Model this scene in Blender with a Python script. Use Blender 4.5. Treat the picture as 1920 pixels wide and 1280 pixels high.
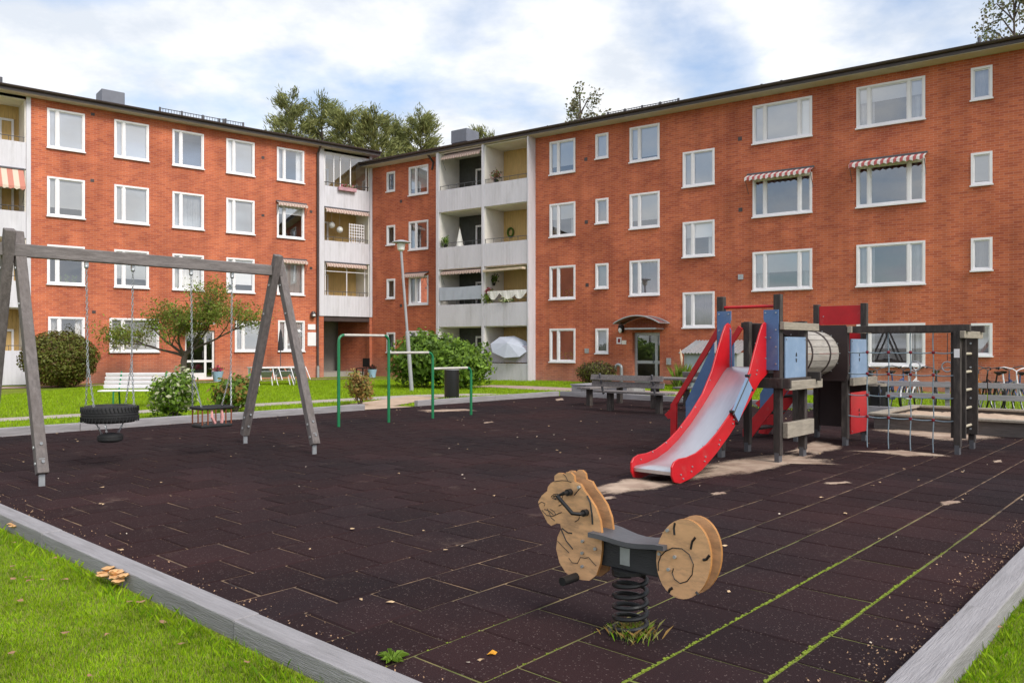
import bpy, bmesh, math, random
import numpy as np
from mathutils import Vector, Matrix
for o in list(bpy.data.objects): bpy.data.objects.remove(o, do_unlink=True)
S = bpy.context.scene
COL = S.collection
random.seed(7); rng = np.random.default_rng(7)
R = math.radians
# ---------------------------------------------------------------- camera
F, HZ, EYE = 1493.0, 650.0, 1.5            # focal length and horizon in photo pixels (1920 wide), eye height
cam = bpy.data.cameras.new('camera'); camo = bpy.data.objects.new('camera', cam); COL.objects.link(camo)
cam.sensor_width = 36; cam.lens = 36*F/1920; cam.shift_y = (HZ-640)/1920
cam.clip_start = .05; cam.clip_end = 2000
camo.location = (0, 0, EYE); camo.rotation_euler = (R(90), 0, 0)
S.camera = camo
# ---------------------------------------------------------------- sky, sun, exposure
SUN_AZ, SUN_EL = R(138), R(42)             # azimuth clockwise from +Y (behind the camera, to the right)
w = bpy.data.worlds.new('World'); S.world = w; w.use_nodes = True
nt = w.node_tree; nt.nodes.clear()
def N(t, **k):
    n = nt.nodes.new(t)
    for a, b in k.items(): setattr(n, a, b)
    return n
sky = N('ShaderNodeTexSky', sky_type='NISHITA', sun_disc=False, sun_elevation=SUN_EL, sun_rotation=SUN_AZ, dust_density=1.5, ozone_density=2.0)
sk = N('ShaderNodeMix', data_type='RGBA', blend_type='MULTIPLY'); sk.inputs[0].default_value = 1
nt.links.new(sky.outputs[0], sk.inputs[6]); sk.inputs[7].default_value = (.15, .15, .15, 1)
tc = N('ShaderNodeTexCoord'); sep = N('ShaderNodeSeparateXYZ'); nt.links.new(tc.outputs['Generated'], sep.inputs[0])
zc = N('ShaderNodeMath', operation='MAXIMUM'); nt.links.new(sep.outputs[2], zc.inputs[0]); zc.inputs[1].default_value = 0
za = N('ShaderNodeMath', operation='ADD'); nt.links.new(zc.outputs[0], za.inputs[0]); za.inputs[1].default_value = .22
dv = N('ShaderNodeVectorMath', operation='DIVIDE'); nt.links.new(tc.outputs['Generated'], dv.inputs[0])
cb = N('ShaderNodeCombineXYZ')
for i in range(3): nt.links.new(za.outputs[0], cb.inputs[i])
nt.links.new(cb.outputs[0], dv.inputs[1])
n1 = N('ShaderNodeTexNoise'); n1.inputs['Scale'].default_value = 1.75; n1.inputs['Detail'].default_value = 9; n1.inputs['Roughness'].default_value = .52; n1.inputs['Distortion'].default_value = .12
nt.links.new(dv.outputs[0], n1.inputs[0])
cr = N('ShaderNodeValToRGB'); cr.color_ramp.elements[0].position = .34; cr.color_ramp.elements[1].position = .52
nt.links.new(n1.outputs[0], cr.inputs[0])
n2 = N('ShaderNodeTexNoise'); n2.inputs['Scale'].default_value = 3.2; n2.inputs['Detail'].default_value = 8; n2.inputs['Roughness'].default_value = .6
nt.links.new(dv.outputs[0], n2.inputs[0])
cc = N('ShaderNodeValToRGB'); cc.color_ramp.elements[0].position = .36; cc.color_ramp.elements[0].color = (.55, .59, .65, 1); cc.color_ramp.elements[1].position = .62; cc.color_ramp.elements[1].color = (.8, .8, .8, 1)
nt.links.new(n2.outputs[0], cc.inputs[0])
mx = N('ShaderNodeMix', data_type='RGBA'); nt.links.new(cr.outputs[0], mx.inputs[0]); nt.links.new(sk.outputs[2], mx.inputs[6]); nt.links.new(cc.outputs[0], mx.inputs[7])
bg = N('ShaderNodeBackground'); nt.links.new(mx.outputs[2], bg.inputs[0]); bg.inputs[1].default_value = 1.0
wo = N('ShaderNodeOutputWorld'); nt.links.new(bg.outputs[0], wo.inputs[0])
sl = bpy.data.lights.new('sun', 'SUN'); sl.energy = 2.2; sl.angle = R(24); sl.color = (1, .955, .88)
so = bpy.data.objects.new('sun', sl); COL.objects.link(so)
sd = Vector((math.sin(SUN_AZ)*math.cos(SUN_EL), math.cos(SUN_AZ)*math.cos(SUN_EL), math.sin(SUN_EL)))
so.rotation_euler = (-sd).to_track_quat('-Z', 'Y').to_euler(); so.location = sd*60
S.view_settings.view_transform = 'Standard'; S.view_settings.look = 'None'; S.view_settings.gamma = 1
S.view_settings.use_curve_mapping = False; S.view_settings.exposure = 0.55

# ---------------------------------------------------------------- materials
MATS = {}
def nodes(name):
    m = bpy.data.materials.new(name); m.use_nodes = True
    return m, m.node_tree, m.node_tree.nodes['Principled BSDF']
def mat(name, col, rough=.6, var=.25, scale=6.0, bump=.15, bscale=40.0, metal=0.0, spec=.4, stretch=(1,1,1), dirt=None, dscale=1.5, dlo=.5, dhi=.7, coat=0, trans=0):
    """flat colour broken by noise, optional dirt colour in patches, fine bump"""
    if name in MATS: return MATS[name]
    m, t, b = nodes(name)
    def nn(ty): return t.nodes.new(ty)
    tc = nn('ShaderNodeTexCoord'); mp = nn('ShaderNodeMapping'); mp.inputs['Scale'].default_value = stretch
    t.links.new(tc.outputs['Object'], mp.inputs[0])
    no = nn('ShaderNodeTexNoise'); no.inputs['Scale'].default_value = scale; no.inputs['Detail'].default_value = 6; no.inputs['Roughness'].default_value = .65
    t.links.new(mp.outputs[0], no.inputs[0])
    rp = nn('ShaderNodeValToRGB'); c = np.array(col)
    lo = c*(1-var); hi = np.minimum(c*(1+var), .95)
    rp.color_ramp.elements[0].position = .3; rp.color_ramp.elements[1].position = .7
    rp.color_ramp.elements[0].color = (*lo, 1); rp.color_ramp.elements[1].color = (*hi, 1)
    t.links.new(no.outputs[0], rp.inputs[0]); out = rp.outputs[0]
    if dirt is not None:
        n3 = nn('ShaderNodeTexNoise'); n3.inputs['Scale'].default_value = dscale; n3.inputs['Detail'].default_value = 7; n3.inputs['Roughness'].default_value = .7
        t.links.new(mp.outputs[0], n3.inputs[0])
        r3 = nn('ShaderNodeValToRGB'); r3.color_ramp.elements[0].position = dlo; r3.color_ramp.elements[1].position = dhi
        t.links.new(n3.outputs[0], r3.inputs[0])
        mm = nn('ShaderNodeMix'); mm.data_type = 'RGBA'; t.links.new(r3.outputs[0], mm.inputs[0]); t.links.new(out, mm.inputs[6]); mm.inputs[7].default_value = (*dirt, 1)
        out = mm.outputs[2]
    t.links.new(out, b.inputs['Base Color'])
    b.inputs['Roughness'].default_value = rough; b.inputs['Metallic'].default_value = metal; b.inputs['Specular IOR Level'].default_value = spec
    if coat: b.inputs['Coat Weight'].default_value = coat
    if trans:
        b.inputs['Subsurface Weight'].default_value = 0
        tr = nn('ShaderNodeBsdfTranslucent'); t.links.new(out, tr.inputs[0]); ms = nn('ShaderNodeMixShader'); ms.inputs[0].default_value = trans
        t.links.new(b.outputs[0], ms.inputs[1]); t.links.new(tr.outputs[0], ms.inputs[2]); t.links.new(ms.outputs[0], t.nodes['Material Output'].inputs[0])
    if bump:
        nb = nn('ShaderNodeTexNoise'); nb.inputs['Scale'].default_value = bscale; nb.inputs['Detail'].default_value = 5
        t.links.new(mp.outputs[0], nb.inputs[0]); bp = nn('ShaderNodeBump'); bp.inputs['Strength'].default_value = bump; bp.inputs['Distance'].default_value = .02
        t.links.new(nb.outputs[0], bp.inputs['Height']); t.links.new(bp.outputs[0], b.inputs['Normal'])
    MATS[name] = m
    return m
def brick_mat(name, swap=False):
    m, t, b = nodes(name)
    def nn(ty): return t.nodes.new(ty)
    tc = nn('ShaderNodeTexCoord'); sp = nn('ShaderNodeSeparateXYZ'); t.links.new(tc.outputs['Object'], sp.inputs[0])
    ad = nn('ShaderNodeMath'); ad.operation = 'ADD'; t.links.new(sp.outputs[0], ad.inputs[0]); t.links.new(sp.outputs[1], ad.inputs[1])
    cx = nn('ShaderNodeCombineXYZ'); t.links.new(ad.outputs[0], cx.inputs[0]); t.links.new(sp.outputs[2], cx.inputs[1])
    br = nn('ShaderNodeTexBrick'); br.inputs['Scale'].default_value = 1; br.inputs['Brick Width'].default_value = .25; br.inputs['Row Height'].default_value = .078
    br.inputs['Mortar Size'].default_value = .0065; br.inputs['Mortar Smooth'].default_value = .3; br.inputs['Bias'].default_value = -.25; br.offset = .5
    br.inputs['Color1'].default_value = (.54, .15, .068, 1); br.inputs['Color2'].default_value = (.36, .082, .047, 1); br.inputs['Mortar'].default_value = (.54, .27, .2, 1)
    t.links.new(cx.outputs[0], br.inputs[0])
    no = nn('ShaderNodeTexNoise'); no.inputs['Scale'].default_value = .55; no.inputs['Detail'].default_value = 6; no.inputs['Roughness'].default_value = .6
    t.links.new(cx.outputs[0], no.inputs[0])
    rp = nn('ShaderNodeValToRGB'); rp.color_ramp.elements[0].position = .35; rp.color_ramp.elements[1].position = .65
    rp.color_ramp.elements[0].color = (.78, .74, .74, 1); rp.color_ramp.elements[1].color = (1.12, 1.12, 1.08, 1); t.links.new(no.outputs[0], rp.inputs[0])
    mm = nn('ShaderNodeMix'); mm.data_type = 'RGBA'; mm.blend_type = 'MULTIPLY'; mm.inputs[0].default_value = 1
    t.links.new(br.outputs['Color'], mm.inputs[6]); t.links.new(rp.outputs[0], mm.inputs[7])
    # rain streaks and soot
    mp = nn('ShaderNodeMapping'); mp.inputs['Scale'].default_value = (2.2, .12, 1); t.links.new(cx.outputs[0], mp.inputs[0])
    ns = nn('ShaderNodeTexNoise'); ns.inputs['Scale'].default_value = 1.0; ns.inputs['Detail'].default_value = 5; t.links.new(mp.outputs[0], ns.inputs[0])
    rs_ = nn('ShaderNodeValToRGB'); rs_.color_ramp.elements[0].position = .3; rs_.color_ramp.elements[1].position = .62; rs_.color_ramp.elements[0].color = (.84, .83, .84, 1); rs_.color_ramp.elements[1].color = (1.04, 1.03, 1.03, 1); t.links.new(ns.outputs[0], rs_.inputs[0])
    m9 = nn('ShaderNodeMix'); m9.data_type = 'RGBA'; m9.blend_type = 'MULTIPLY'; m9.inputs[0].default_value = 1; t.links.new(mm.outputs[2], m9.inputs[6]); t.links.new(rs_.outputs[0], m9.inputs[7]); mm = m9
    # pale efflorescence low on the wall
    mr = nn('ShaderNodeMapRange'); mr.inputs[1].default_value = .15; mr.inputs[2].default_value = 1.2; mr.inputs[3].default_value = .55; mr.inputs[4].default_value = 0
    t.links.new(sp.outputs[2], mr.inputs[0]); n4 = nn('ShaderNodeTexNoise'); n4.inputs['Scale'].default_value = 1.3; n4.inputs['Detail'].default_value = 6; t.links.new(cx.outputs[0], n4.inputs[0])
    ml = nn('ShaderNodeMath'); ml.operation = 'MULTIPLY'; t.links.new(mr.outputs[0], ml.inputs[0]); t.links.new(n4.outputs[0], ml.inputs[1])
    m2 = nn('ShaderNodeMix'); m2.data_type = 'RGBA'; t.links.new(ml.outputs[0], m2.inputs[0]); t.links.new(mm.outputs[2], m2.inputs[6]); m2.inputs[7].default_value = (.5, .36, .3, 1)
    t.links.new(m2.outputs[2], b.inputs['Base Color'])
    b.inputs['Roughness'].default_value = .85; b.inputs['Specular IOR Level'].default_value = .25
    bp = nn('ShaderNodeBump'); bp.inputs['Strength'].default_value = .5; bp.inputs['Distance'].default_value = .01
    t.links.new(br.outputs['Fac'], bp.inputs['Height']); bp.invert = True; t.links.new(bp.outputs[0], b.inputs['Normal'])
    return m
BRICK = brick_mat('brick')
WHITE = mat('white_paint', (.8, .78, .8), .45, .05, 3, .03)
PANEL = mat('white_panel', (.62, .605, .65), .5, .06, 1.2, .04, stretch=(2.5, 2.5, .5), dirt=(.47, .455, .47), dscale=1.1, dlo=.5, dhi=.8)
CREAM = mat('cream_render', (.8, .76, .7), .8, .08, 2, .1)
SOFFIT = mat('soffit_board', (.55, .5, .42), .7, .08, 3, .05)
OCHRE = mat('ochre_board', (.6, .4, .16), .7, .12, 4, .1, stretch=(6, 6, .6))
DARKBRN = mat('dark_brown_metal', (.065, .048, .046), .4, .2, 5, .03)
ROOFM = mat('roof_sheet', (.1, .055, .06), .5, .2, 2, .05)
GREYMET = mat('grey_metal', (.15, .16, .19), .5, .12, 3, .05)
DARKGREY = mat('dark_grey_metal', (.09, .09, .1), .5, .15, 4, .05)
GALV = mat('galvanised_steel', (.42, .44, .46), .45, .15, 9, .05, metal=.6)
STEEL = mat('steel_sheet', (.55, .56, .6), .33, .06, 3, .03, metal=.75, stretch=(1, 6, 1))
WOODG = mat('weathered_wood', (.18, .16, .155), .85, .35, 5, .4, 26, stretch=(1, 7, 7), dirt=(.13, .11, .1), dscale=1.6, dlo=.55, dhi=.8)
WOODL = mat('pale_sawn_wood', (.3, .26, .21), .85, .25, 5, .3, 26, stretch=(1, 6, 6), dirt=(.25, .22, .18), dscale=2, dlo=.5, dhi=.75)
WOODLEG = mat('grey_swing_wood', (.155, .135, .13), .85, .3, 6, .4, 22, stretch=(5, 5, .7), dirt=(.12, .1, .09), dscale=1.2, dlo=.5, dhi=.8)
WOODD = mat('dark_stained_wood', (.045, .036, .033), .7, .4, 5, .3, 22, stretch=(4, 4, 1), dirt=(.12, .1, .085), dscale=2.5, dlo=.55, dhi=.8)
BORDER = mat('border_timber', (.3, .285, .295), .85, .2, 3, .5, 18, stretch=(.6, 9, 9), dirt=(.2, .19, .19), dscale=1.3, dlo=.5, dhi=.75)
RED = mat('red_laminate', (.5, .008, .014), .42, .14, 3, .03, dirt=(.42, .09, .08), dscale=5, dlo=.58, dhi=.85, spec=.45)
BLUE = mat('blue_laminate', (.085, .16, .33), .5, .14, 3, .05, dirt=(.2, .26, .36), dscale=2.5, dlo=.52, dhi=.85)
BLUE_LIT = mat('lit_blue_laminate', (.2, .29, .43), .5, .1, 3, .05, dirt=(.33, .38, .46), dscale=3, dlo=.5, dhi=.85)  # brighter copy of the blue, sunlight put into panels facing right
BROWNP = mat('dark_brown_laminate', (.035, .021, .021), .5, .2, 3, .05)
BLACK = mat('black_plastic', (.012, .012, .013), .45, .2, 5, .05)
RUBBER = mat('black_rubber', (.018, .018, .019), .7, .2, 8, .15)
GREEN = mat('green_enamel', (.012, .17, .065), .35, .12, 4, .03, spec=.5)
PLY = mat('varnished_plywood', (.68, .39, .2), .55, .16, 3, .06, stretch=(1, 1.5, 5), dirt=(.33, .2, .12), dscale=4.5, dlo=.46, dhi=.74)
PLYEDGE = mat('plywood_edge', (.38, .17, .05), .6, .2, 8, .1)
SAND = mat('sand', (.5, .37, .27), .95, .16, 4, .5, 30, dirt=(.34, .24, .18), dscale=1.4, dlo=.45, dhi=.8)
CONC = mat('path_concrete', (.4, .35, .31), .9, .14, 3, .2)
PAVE = mat('pink_paving', (.4, .29, .26), .9, .14, 3, .2)
PLANTERM = mat('planter_board', (.3, .29, .3), .85, .2, 4, .2, dirt=(.12, .1, .1), dscale=3, dlo=.5, dhi=.7)
BLIND = mat('blind_fabric', (.9, .9, .93), .8, .04, 2, 0)
CURTAIN = mat('curtain_fabric', (.8, .78, .77), .85, .1, 3, 0)
LILACC = mat('lilac_curtain', (.42, .35, .4), .85, .15, 3, 0)
ROOM = mat('room_wall', (.3, .27, .24), .9, .2, 1, 0)
LAMPM = mat('lamp_grey', (.33, .33, .35), .45, .08, 3, .03)
GLOBE = mat('globe_glass', (.8, .8, .78), .3, .02, 3, 0)
POTB = mat('pale_blue_pot', (.3, .46, .6), .5, .08, 3, .05)
PINK = mat('pink_petals', (.75, .06, .22), .6, .3, 20, 0, trans=.2)
FABRICG = mat('grey_blue_fabric', (.42, .45, .52), .85, .06, 3, .05)
FABRICB = mat('beige_fabric', (.6, .48, .36), .85, .1, 4, .05)
FABRICW = mat('white_cloth', (.75, .73, .68), .85, .08, 9, .05)
LILAC = mat('lilac_fabric', (.42, .38, .47), .85, .12, 6, .05, stretch=(8, 8, .5))
SHED = mat('shed_grey', (.36, .38, .39), .7, .08, 2, .05)
ROPE = mat('blue_grey_rope', (.24, .31, .36), .8, .2, 40, .3)
REDP = mat('dark_red_plastic', (.22, .012, .022), .45, .2, 9, .05)
ORANGE = mat('orange_paint', (.5, .16, .02), .4, .2, 5, 0)
MUSH = mat('mushroom_cap', (.62, .36, .16), .7, .3, 20, .1)
TRUNK = mat('bark', (.12, .095, .08), .9, .35, 8, .6, 20, stretch=(2, 2, .6))
def stripes(name, c1, c2, n, axis=0, duty=.5):
    m, t, b = nodes(name)
    tc = t.nodes.new('ShaderNodeTexCoord'); sp = t.nodes.new('ShaderNodeSeparateXYZ'); t.links.new(tc.outputs['Object'], sp.inputs[0])
    mu = t.nodes.new('ShaderNodeMath'); mu.operation = 'MULTIPLY'; mu.inputs[1].default_value = n; t.links.new(sp.outputs[axis], mu.inputs[0])
    fr = t.nodes.new('ShaderNodeMath'); fr.operation = 'FRACT'; t.links.new(mu.outputs[0], fr.inputs[0])
    gt = t.nodes.new('ShaderNodeMath'); gt.operation = 'GREATER_THAN'; gt.inputs[1].default_value = duty; t.links.new(fr.outputs[0], gt.inputs[0])
    mm = t.nodes.new('ShaderNodeMix'); mm.data_type = 'RGBA'; t.links.new(gt.outputs[0], mm.inputs[0]); mm.inputs[6].default_value = (*c1, 1); mm.inputs[7].default_value = (*c2, 1)
    t.links.new(mm.outputs[2], b.inputs['Base Color']); b.inputs['Roughness'].default_value = .85
    return m
AWN_RED = stripes('red_white_awning', (.66, .62, .6), (.42, .1, .1), 5.0)
AWN_BEI = stripes('beige_awning', (.58, .46, .4), (.42, .28, .24), 7.0)
def glass_mat():
    m, t, b = nodes('window_glass'); t.nodes.remove(b)
    gl = t.nodes.new('ShaderNodeBsdfGlossy'); gl.inputs['Roughness'].default_value = .015; gl.inputs[0].default_value = (.92, .95, 1, 1)
    tr = t.nodes.new('ShaderNodeBsdfTransparent'); tr.inputs[0].default_value = (1, 1, 1, 1)
    fr = t.nodes.new('ShaderNodeFresnel'); fr.inputs[0].default_value = 1.5
    ml = t.nodes.new('ShaderNodeMath'); ml.operation = 'MULTIPLY_ADD'; ml.inputs[1].default_value = 1.4; ml.inputs[2].default_value = .19; t.links.new(fr.outputs[0], ml.inputs[0])
    ms = t.nodes.new('ShaderNodeMixShader'); t.links.new(ml.outputs[0], ms.inputs[0]); t.links.new(tr.outputs[0], ms.inputs[1]); t.links.new(gl.outputs[0], ms.inputs[2])
    t.links.new(ms.outputs[0], t.nodes['Material Output'].inputs[0])
    return m
GLASS = glass_mat()
def leafmat(name, c, var=.45, trans=.35):
    return mat(name, c, .55, var, 2.2, 0, trans=trans, spec=.3)
L_HEDGE = leafmat('hedge_leaf', (.15, .165, .03)); L_BUSH = leafmat('bush_leaf', (.11, .19, .03)); L_TREE = leafmat('tree_leaf', (.22, .24, .05))
L_PINE = leafmat('pine_needle', (.21, .235, .08), .5, .3); L_BIRCH = leafmat('birch_leaf', (.2, .19, .1), .5, .35); L_DRY = leafmat('dry_leaf', (.36, .22, .07), .4)
L_DARK = leafmat('dark_hedge_leaf', (.06, .045, .018), .5, .1); L_LIGHT = leafmat('light_leaf', (.19, .31, .035)); L_WHITE = leafmat('white_blossom', (.6, .6, .4), .2)
# ---------------------------------------------------------------- geometry helpers
class MB:
    """collects shapes; build() links them as ONE mesh object in the frame of its thing"""
    def __init__(s): s.v = []; s.f = []; s.m = []; s.cur = 0
    def add(s, vs, fs):
        n = len(s.v); s.v += [tuple(p) for p in vs]; s.f += [tuple(i+n for i in f) for f in fs]; s.m += [s.cur]*len(fs); return s
    def box(s, x0, x1, y0, y1, z0, z1, bev=0):
        if bev:
            bm = bmesh.new(); bmesh.ops.create_cube(bm, size=1)
            bmesh.ops.scale(bm, vec=(x1-x0, y1-y0, z1-z0), verts=bm.verts); bmesh.ops.translate(bm, vec=((x0+x1)/2, (y0+y1)/2, (z0+z1)/2), verts=bm.verts)
            bmesh.ops.bevel(bm, geom=bm.edges[:], offset=bev, segments=2, affect='EDGES', profile=.5)
            bm.verts.index_update(); r = s.add([v.co for v in bm.verts], [[v.index for v in f.verts] for f in bm.faces]); bm.free(); return r
        vs = [(x, y, z) for z in (z0, z1) for y in (y0, y1) for x in (x0, x1)]
        return s.add(vs, [(0, 2, 3, 1), (4, 5, 7, 6), (0, 1, 5, 4), (2, 6, 7, 3), (0, 4, 6, 2), (1, 3, 7, 5)])
    def beam(s, a, b, w, h, up=(0, 0, 1), bev=0):
        """bar of section w x h from a to b"""
        a = Vector(a); b = Vector(b); d = (b-a); L = d.length; d.normalize(); up = Vector(up)
        if abs(d.dot(up)) > .98: up = Vector((1, 0, 0))
        sx = d.cross(up).normalized(); uz = sx.cross(d)
        t = MB(); t.box(0, L, -w/2, w/2, -h/2, h/2, bev)
        return s.add([a + d*p[0] + sx*p[1] + uz*p[2] for p in t.v], t.f)
    def tube(s, path, r, n=8, cap=True, closed=False):
        P = [Vector(p) for p in path]; k = len(P); rs = r if isinstance(r, (list, tuple)) else [r]*k
        vs = []; ref = None
        for i, p in enumerate(P):
            a = P[(i-1) % k] if (closed or i > 0) else p; b = P[(i+1) % k] if (closed or i < k-1) else p
            d = (b-a).normalized()
            if ref is None: ref = Vector((0, 0, 1)) if abs(d.z) < .9 else Vector((1, 0, 0))
            u = (ref - d*ref.dot(d)).normalized(); ref = u; q = d.cross(u)
            for j in range(n): t = 2*math.pi*j/n; vs.append(p + (u*math.cos(t) + q*math.sin(t))*rs[i])
        fs = []
        for i in range(k if closed else k-1):
            for j in range(n):
                a = i*n+j; b = i*n+(j+1) % n; c = ((i+1) % k)*n+(j+1) % n; d_ = ((i+1) % k)*n+j; fs.append((a, b, c, d_))
        if cap and not closed: fs.append(tuple(range(n))[::-1]); fs.append(tuple((k-1)*n+j for j in range(n)))
        return s.add(vs, fs)
    def lathe(s, prof, c=(0, 0, 0), n=16, axis='z'):
        vs = []
        for r, z in prof:
            for j in range(n):
                t = 2*math.pi*j/n; p = (r*math.cos(t), r*math.sin(t), z)
                if axis == 'x': p = (p[2], p[0], p[1])
                if axis == 'y': p = (p[0], p[2], p[1])
                vs.append((c[0]+p[0], c[1]+p[1], c[2]+p[2]))
        k = len(prof)
        fs = [(i*n+j, i*n+(j+1) % n, (i+1)*n+(j+1) % n, (i+1)*n+j) for i in range(k-1) for j in range(n)]
        fs.append(tuple(range(n))[::-1]); fs.append(tuple((k-1)*n+j for j in range(n)))
        return s.add(vs, fs)
    def prism(s, poly, o, u, v, n, d):
        """polygon (2D) in the plane o + a*u + b*v, pushed d along n"""
        o = Vector(o); u = Vector(u); v = Vector(v); n = Vector(n); k = len(poly)
        bot = [o+u*a+v*b for a, b in poly]; top = [p+n*d for p in bot]
        return s.add(bot+top, [tuple(range(k))[::-1], tuple(range(k, 2*k))] + [(i, (i+1) % k, (i+1) % k+k, i+k) for i in range(k)])
    def sphere(s, c, r, n=10, m=6, sq=(1, 1, 1)):
        return s.lathe_s(c, r, n, m, sq)
    def lathe_s(s, c, r, n, m, sq):
        prof = [(max(r*math.sin(math.pi*i/m), .0005), -r*math.cos(math.pi*i/m)) for i in range(m+1)]
        t = MB(); t.lathe(prof, (0, 0, 0), n)
        return s.add([(c[0]+p[0]*sq[0], c[1]+p[1]*sq[1], c[2]+p[2]*sq[2]) for p in t.v], t.f)
    def build(s, name, mats, parent=None, smooth=False, auto=40):
        me = bpy.data.meshes.new(name); me.from_pydata(s.v, [], s.f)
        ml = mats if isinstance(mats, (list, tuple)) else [mats]
        for m in ml: me.materials.append(m)
        if len(ml) > 1: me.polygons.foreach_set('material_index', s.m)
        bm = bmesh.new(); bm.from_mesh(me); bmesh.ops.recalc_face_normals(bm, faces=bm.faces)
        if smooth:
            for e in bm.edges:
                if len(e.link_faces) == 2 and e.calc_face_angle(0) > math.radians(auto): e.smooth = False
            for f in bm.faces: f.smooth = True
        bm.to_mesh(me); bm.free()
        o = bpy.data.objects.new(name, me); COL.objects.link(o)
        if parent is not None: o.parent = parent
        return o
def tag(o, label=None, cat=None, group=None, kind=None):
    for k, v in (('label', label), ('category', cat), ('group', group), ('kind', kind)):
        if v: o[k] = v
    return o
def thing(name, label, cat, loc=(0, 0, 0), rz=0, group=None):
    o = bpy.data.objects.new(name, None); COL.objects.link(o); o.empty_display_size = .2
    o.location = loc; o.rotation_euler = (0, 0, rz); return tag(o, label, cat, group)
def copy_tree(o, parent=None):
    c = o.copy(); COL.objects.link(c); c.parent = parent
    for ch in [x for x in bpy.data.objects if x.parent == o]: copy_tree(ch, c)
    return c
# ---------------------------------------------------------------- frames: photo pixel -> place (survey of the site)
TH = R(41.94); PGZ = R(90)-TH                                   # playground frame: x = R (away, right), y = V (away, left)
def PG(x, y, z=0): return Vector((x*math.sin(TH)-y*math.cos(TH), x*math.cos(TH)+y*math.sin(TH), z))
def G(px, py, z=0):                                             # point on a level at height z
    Y = (EYE-z)*F/(py-HZ); return Vector(((px-960)/F*Y, Y, z))
CO = Vector((-7.33, 41.75))                                     # the inner corner of the two houses
AL, AR = math.atan2(.645, .764), math.atan2(-.583, .8124)       # directions of the two facades
def WX(a, px, yo=0):                                            # distance along a facade (local x) for a photo column, yo = local depth
    dx, dy = math.cos(a), math.sin(a); ox, oy = CO.x-math.sin(a)*yo, CO.y+math.cos(a)*yo
    k = (px-960)/F; return (k*oy-ox)/(dx-k*dy)
# ================================================================ THE SETTING
def sheet(name, pts, z, m, kind='structure', parent=None, th=0):
    b = MB(); b.add([(p[0], p[1], z) for p in pts], [tuple(range(len(pts)))])
    o = b.build(name, m, parent)
    for p in o.data.polygons:
        if p.normal.z < 0: p.flip()
    return tag(o, kind=kind) if kind else o
def grass_mat():
    m, t, b = nodes('lawn'); nn = t.nodes.new
    tc = nn('ShaderNodeTexCoord')
    a = nn('ShaderNodeTexNoise'); a.inputs['Scale'].default_value = .7; a.inputs['Detail'].default_value = 8; a.inputs['Roughness'].default_value = .7; t.links.new(tc.outputs['Object'], a.inputs[0])
    r = nn('ShaderNodeValToRGB'); r.color_ramp.elements[0].position = .3; r.color_ramp.elements[1].position = .7
    r.color_ramp.elements[0].color = (.13, .19, .02, 1); r.color_ramp.elements[1].color = (.25, .3, .03, 1); t.links.new(a.outputs[0], r.inputs[0])
    c = nn('ShaderNodeTexNoise'); c.inputs['Scale'].default_value = 26; c.inputs['Detail'].default_value = 4; t.links.new(tc.outputs['Object'], c.inputs[0])
    r2 = nn('ShaderNodeValToRGB'); r2.color_ramp.elements[0].color = (.55, .55, .55, 1); r2.color_ramp.elements[1].color = (1.25, 1.25, 1.25, 1); r2.color_ramp.elements[0].position = .3; r2.color_ramp.elements[1].position = .7; t.links.new(c.outputs[0], r2.inputs[0])
    mm = nn('ShaderNodeMix'); mm.data_type = 'RGBA'; mm.blend_type = 'MULTIPLY'; mm.inputs[0].default_value = 1; t.links.new(r.outputs[0], mm.inputs[6]); t.links.new(r2.outputs[0], mm.inputs[7])
    t.links.new(mm.outputs[2], b.inputs['Base Color']); b.inputs['Roughness'].default_value = .9; b.inputs['Specular IOR Level'].default_value = .2
    bp = nn('ShaderNodeBump'); bp.inputs['Strength'].default_value = .8; bp.inputs['Distance'].default_value = .04; t.links.new(c.outputs[0], bp.inputs['Height']); t.links.new(bp.outputs[0], b.inputs['Normal'])
    return m
LAWN = grass_mat()
ground = sheet('ground', [(-600, -600), (600, -600), (600, 600), (-600, 600)], -.06, mat('far_ground', (.2, .185, .17), .95, .2, .3, .1))
lawn = sheet('lawn', [(-45, -3), (26, -3), (26, 24), (8, 38), (-8, 44), (-45, 30)], -.03, LAWN)
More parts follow.
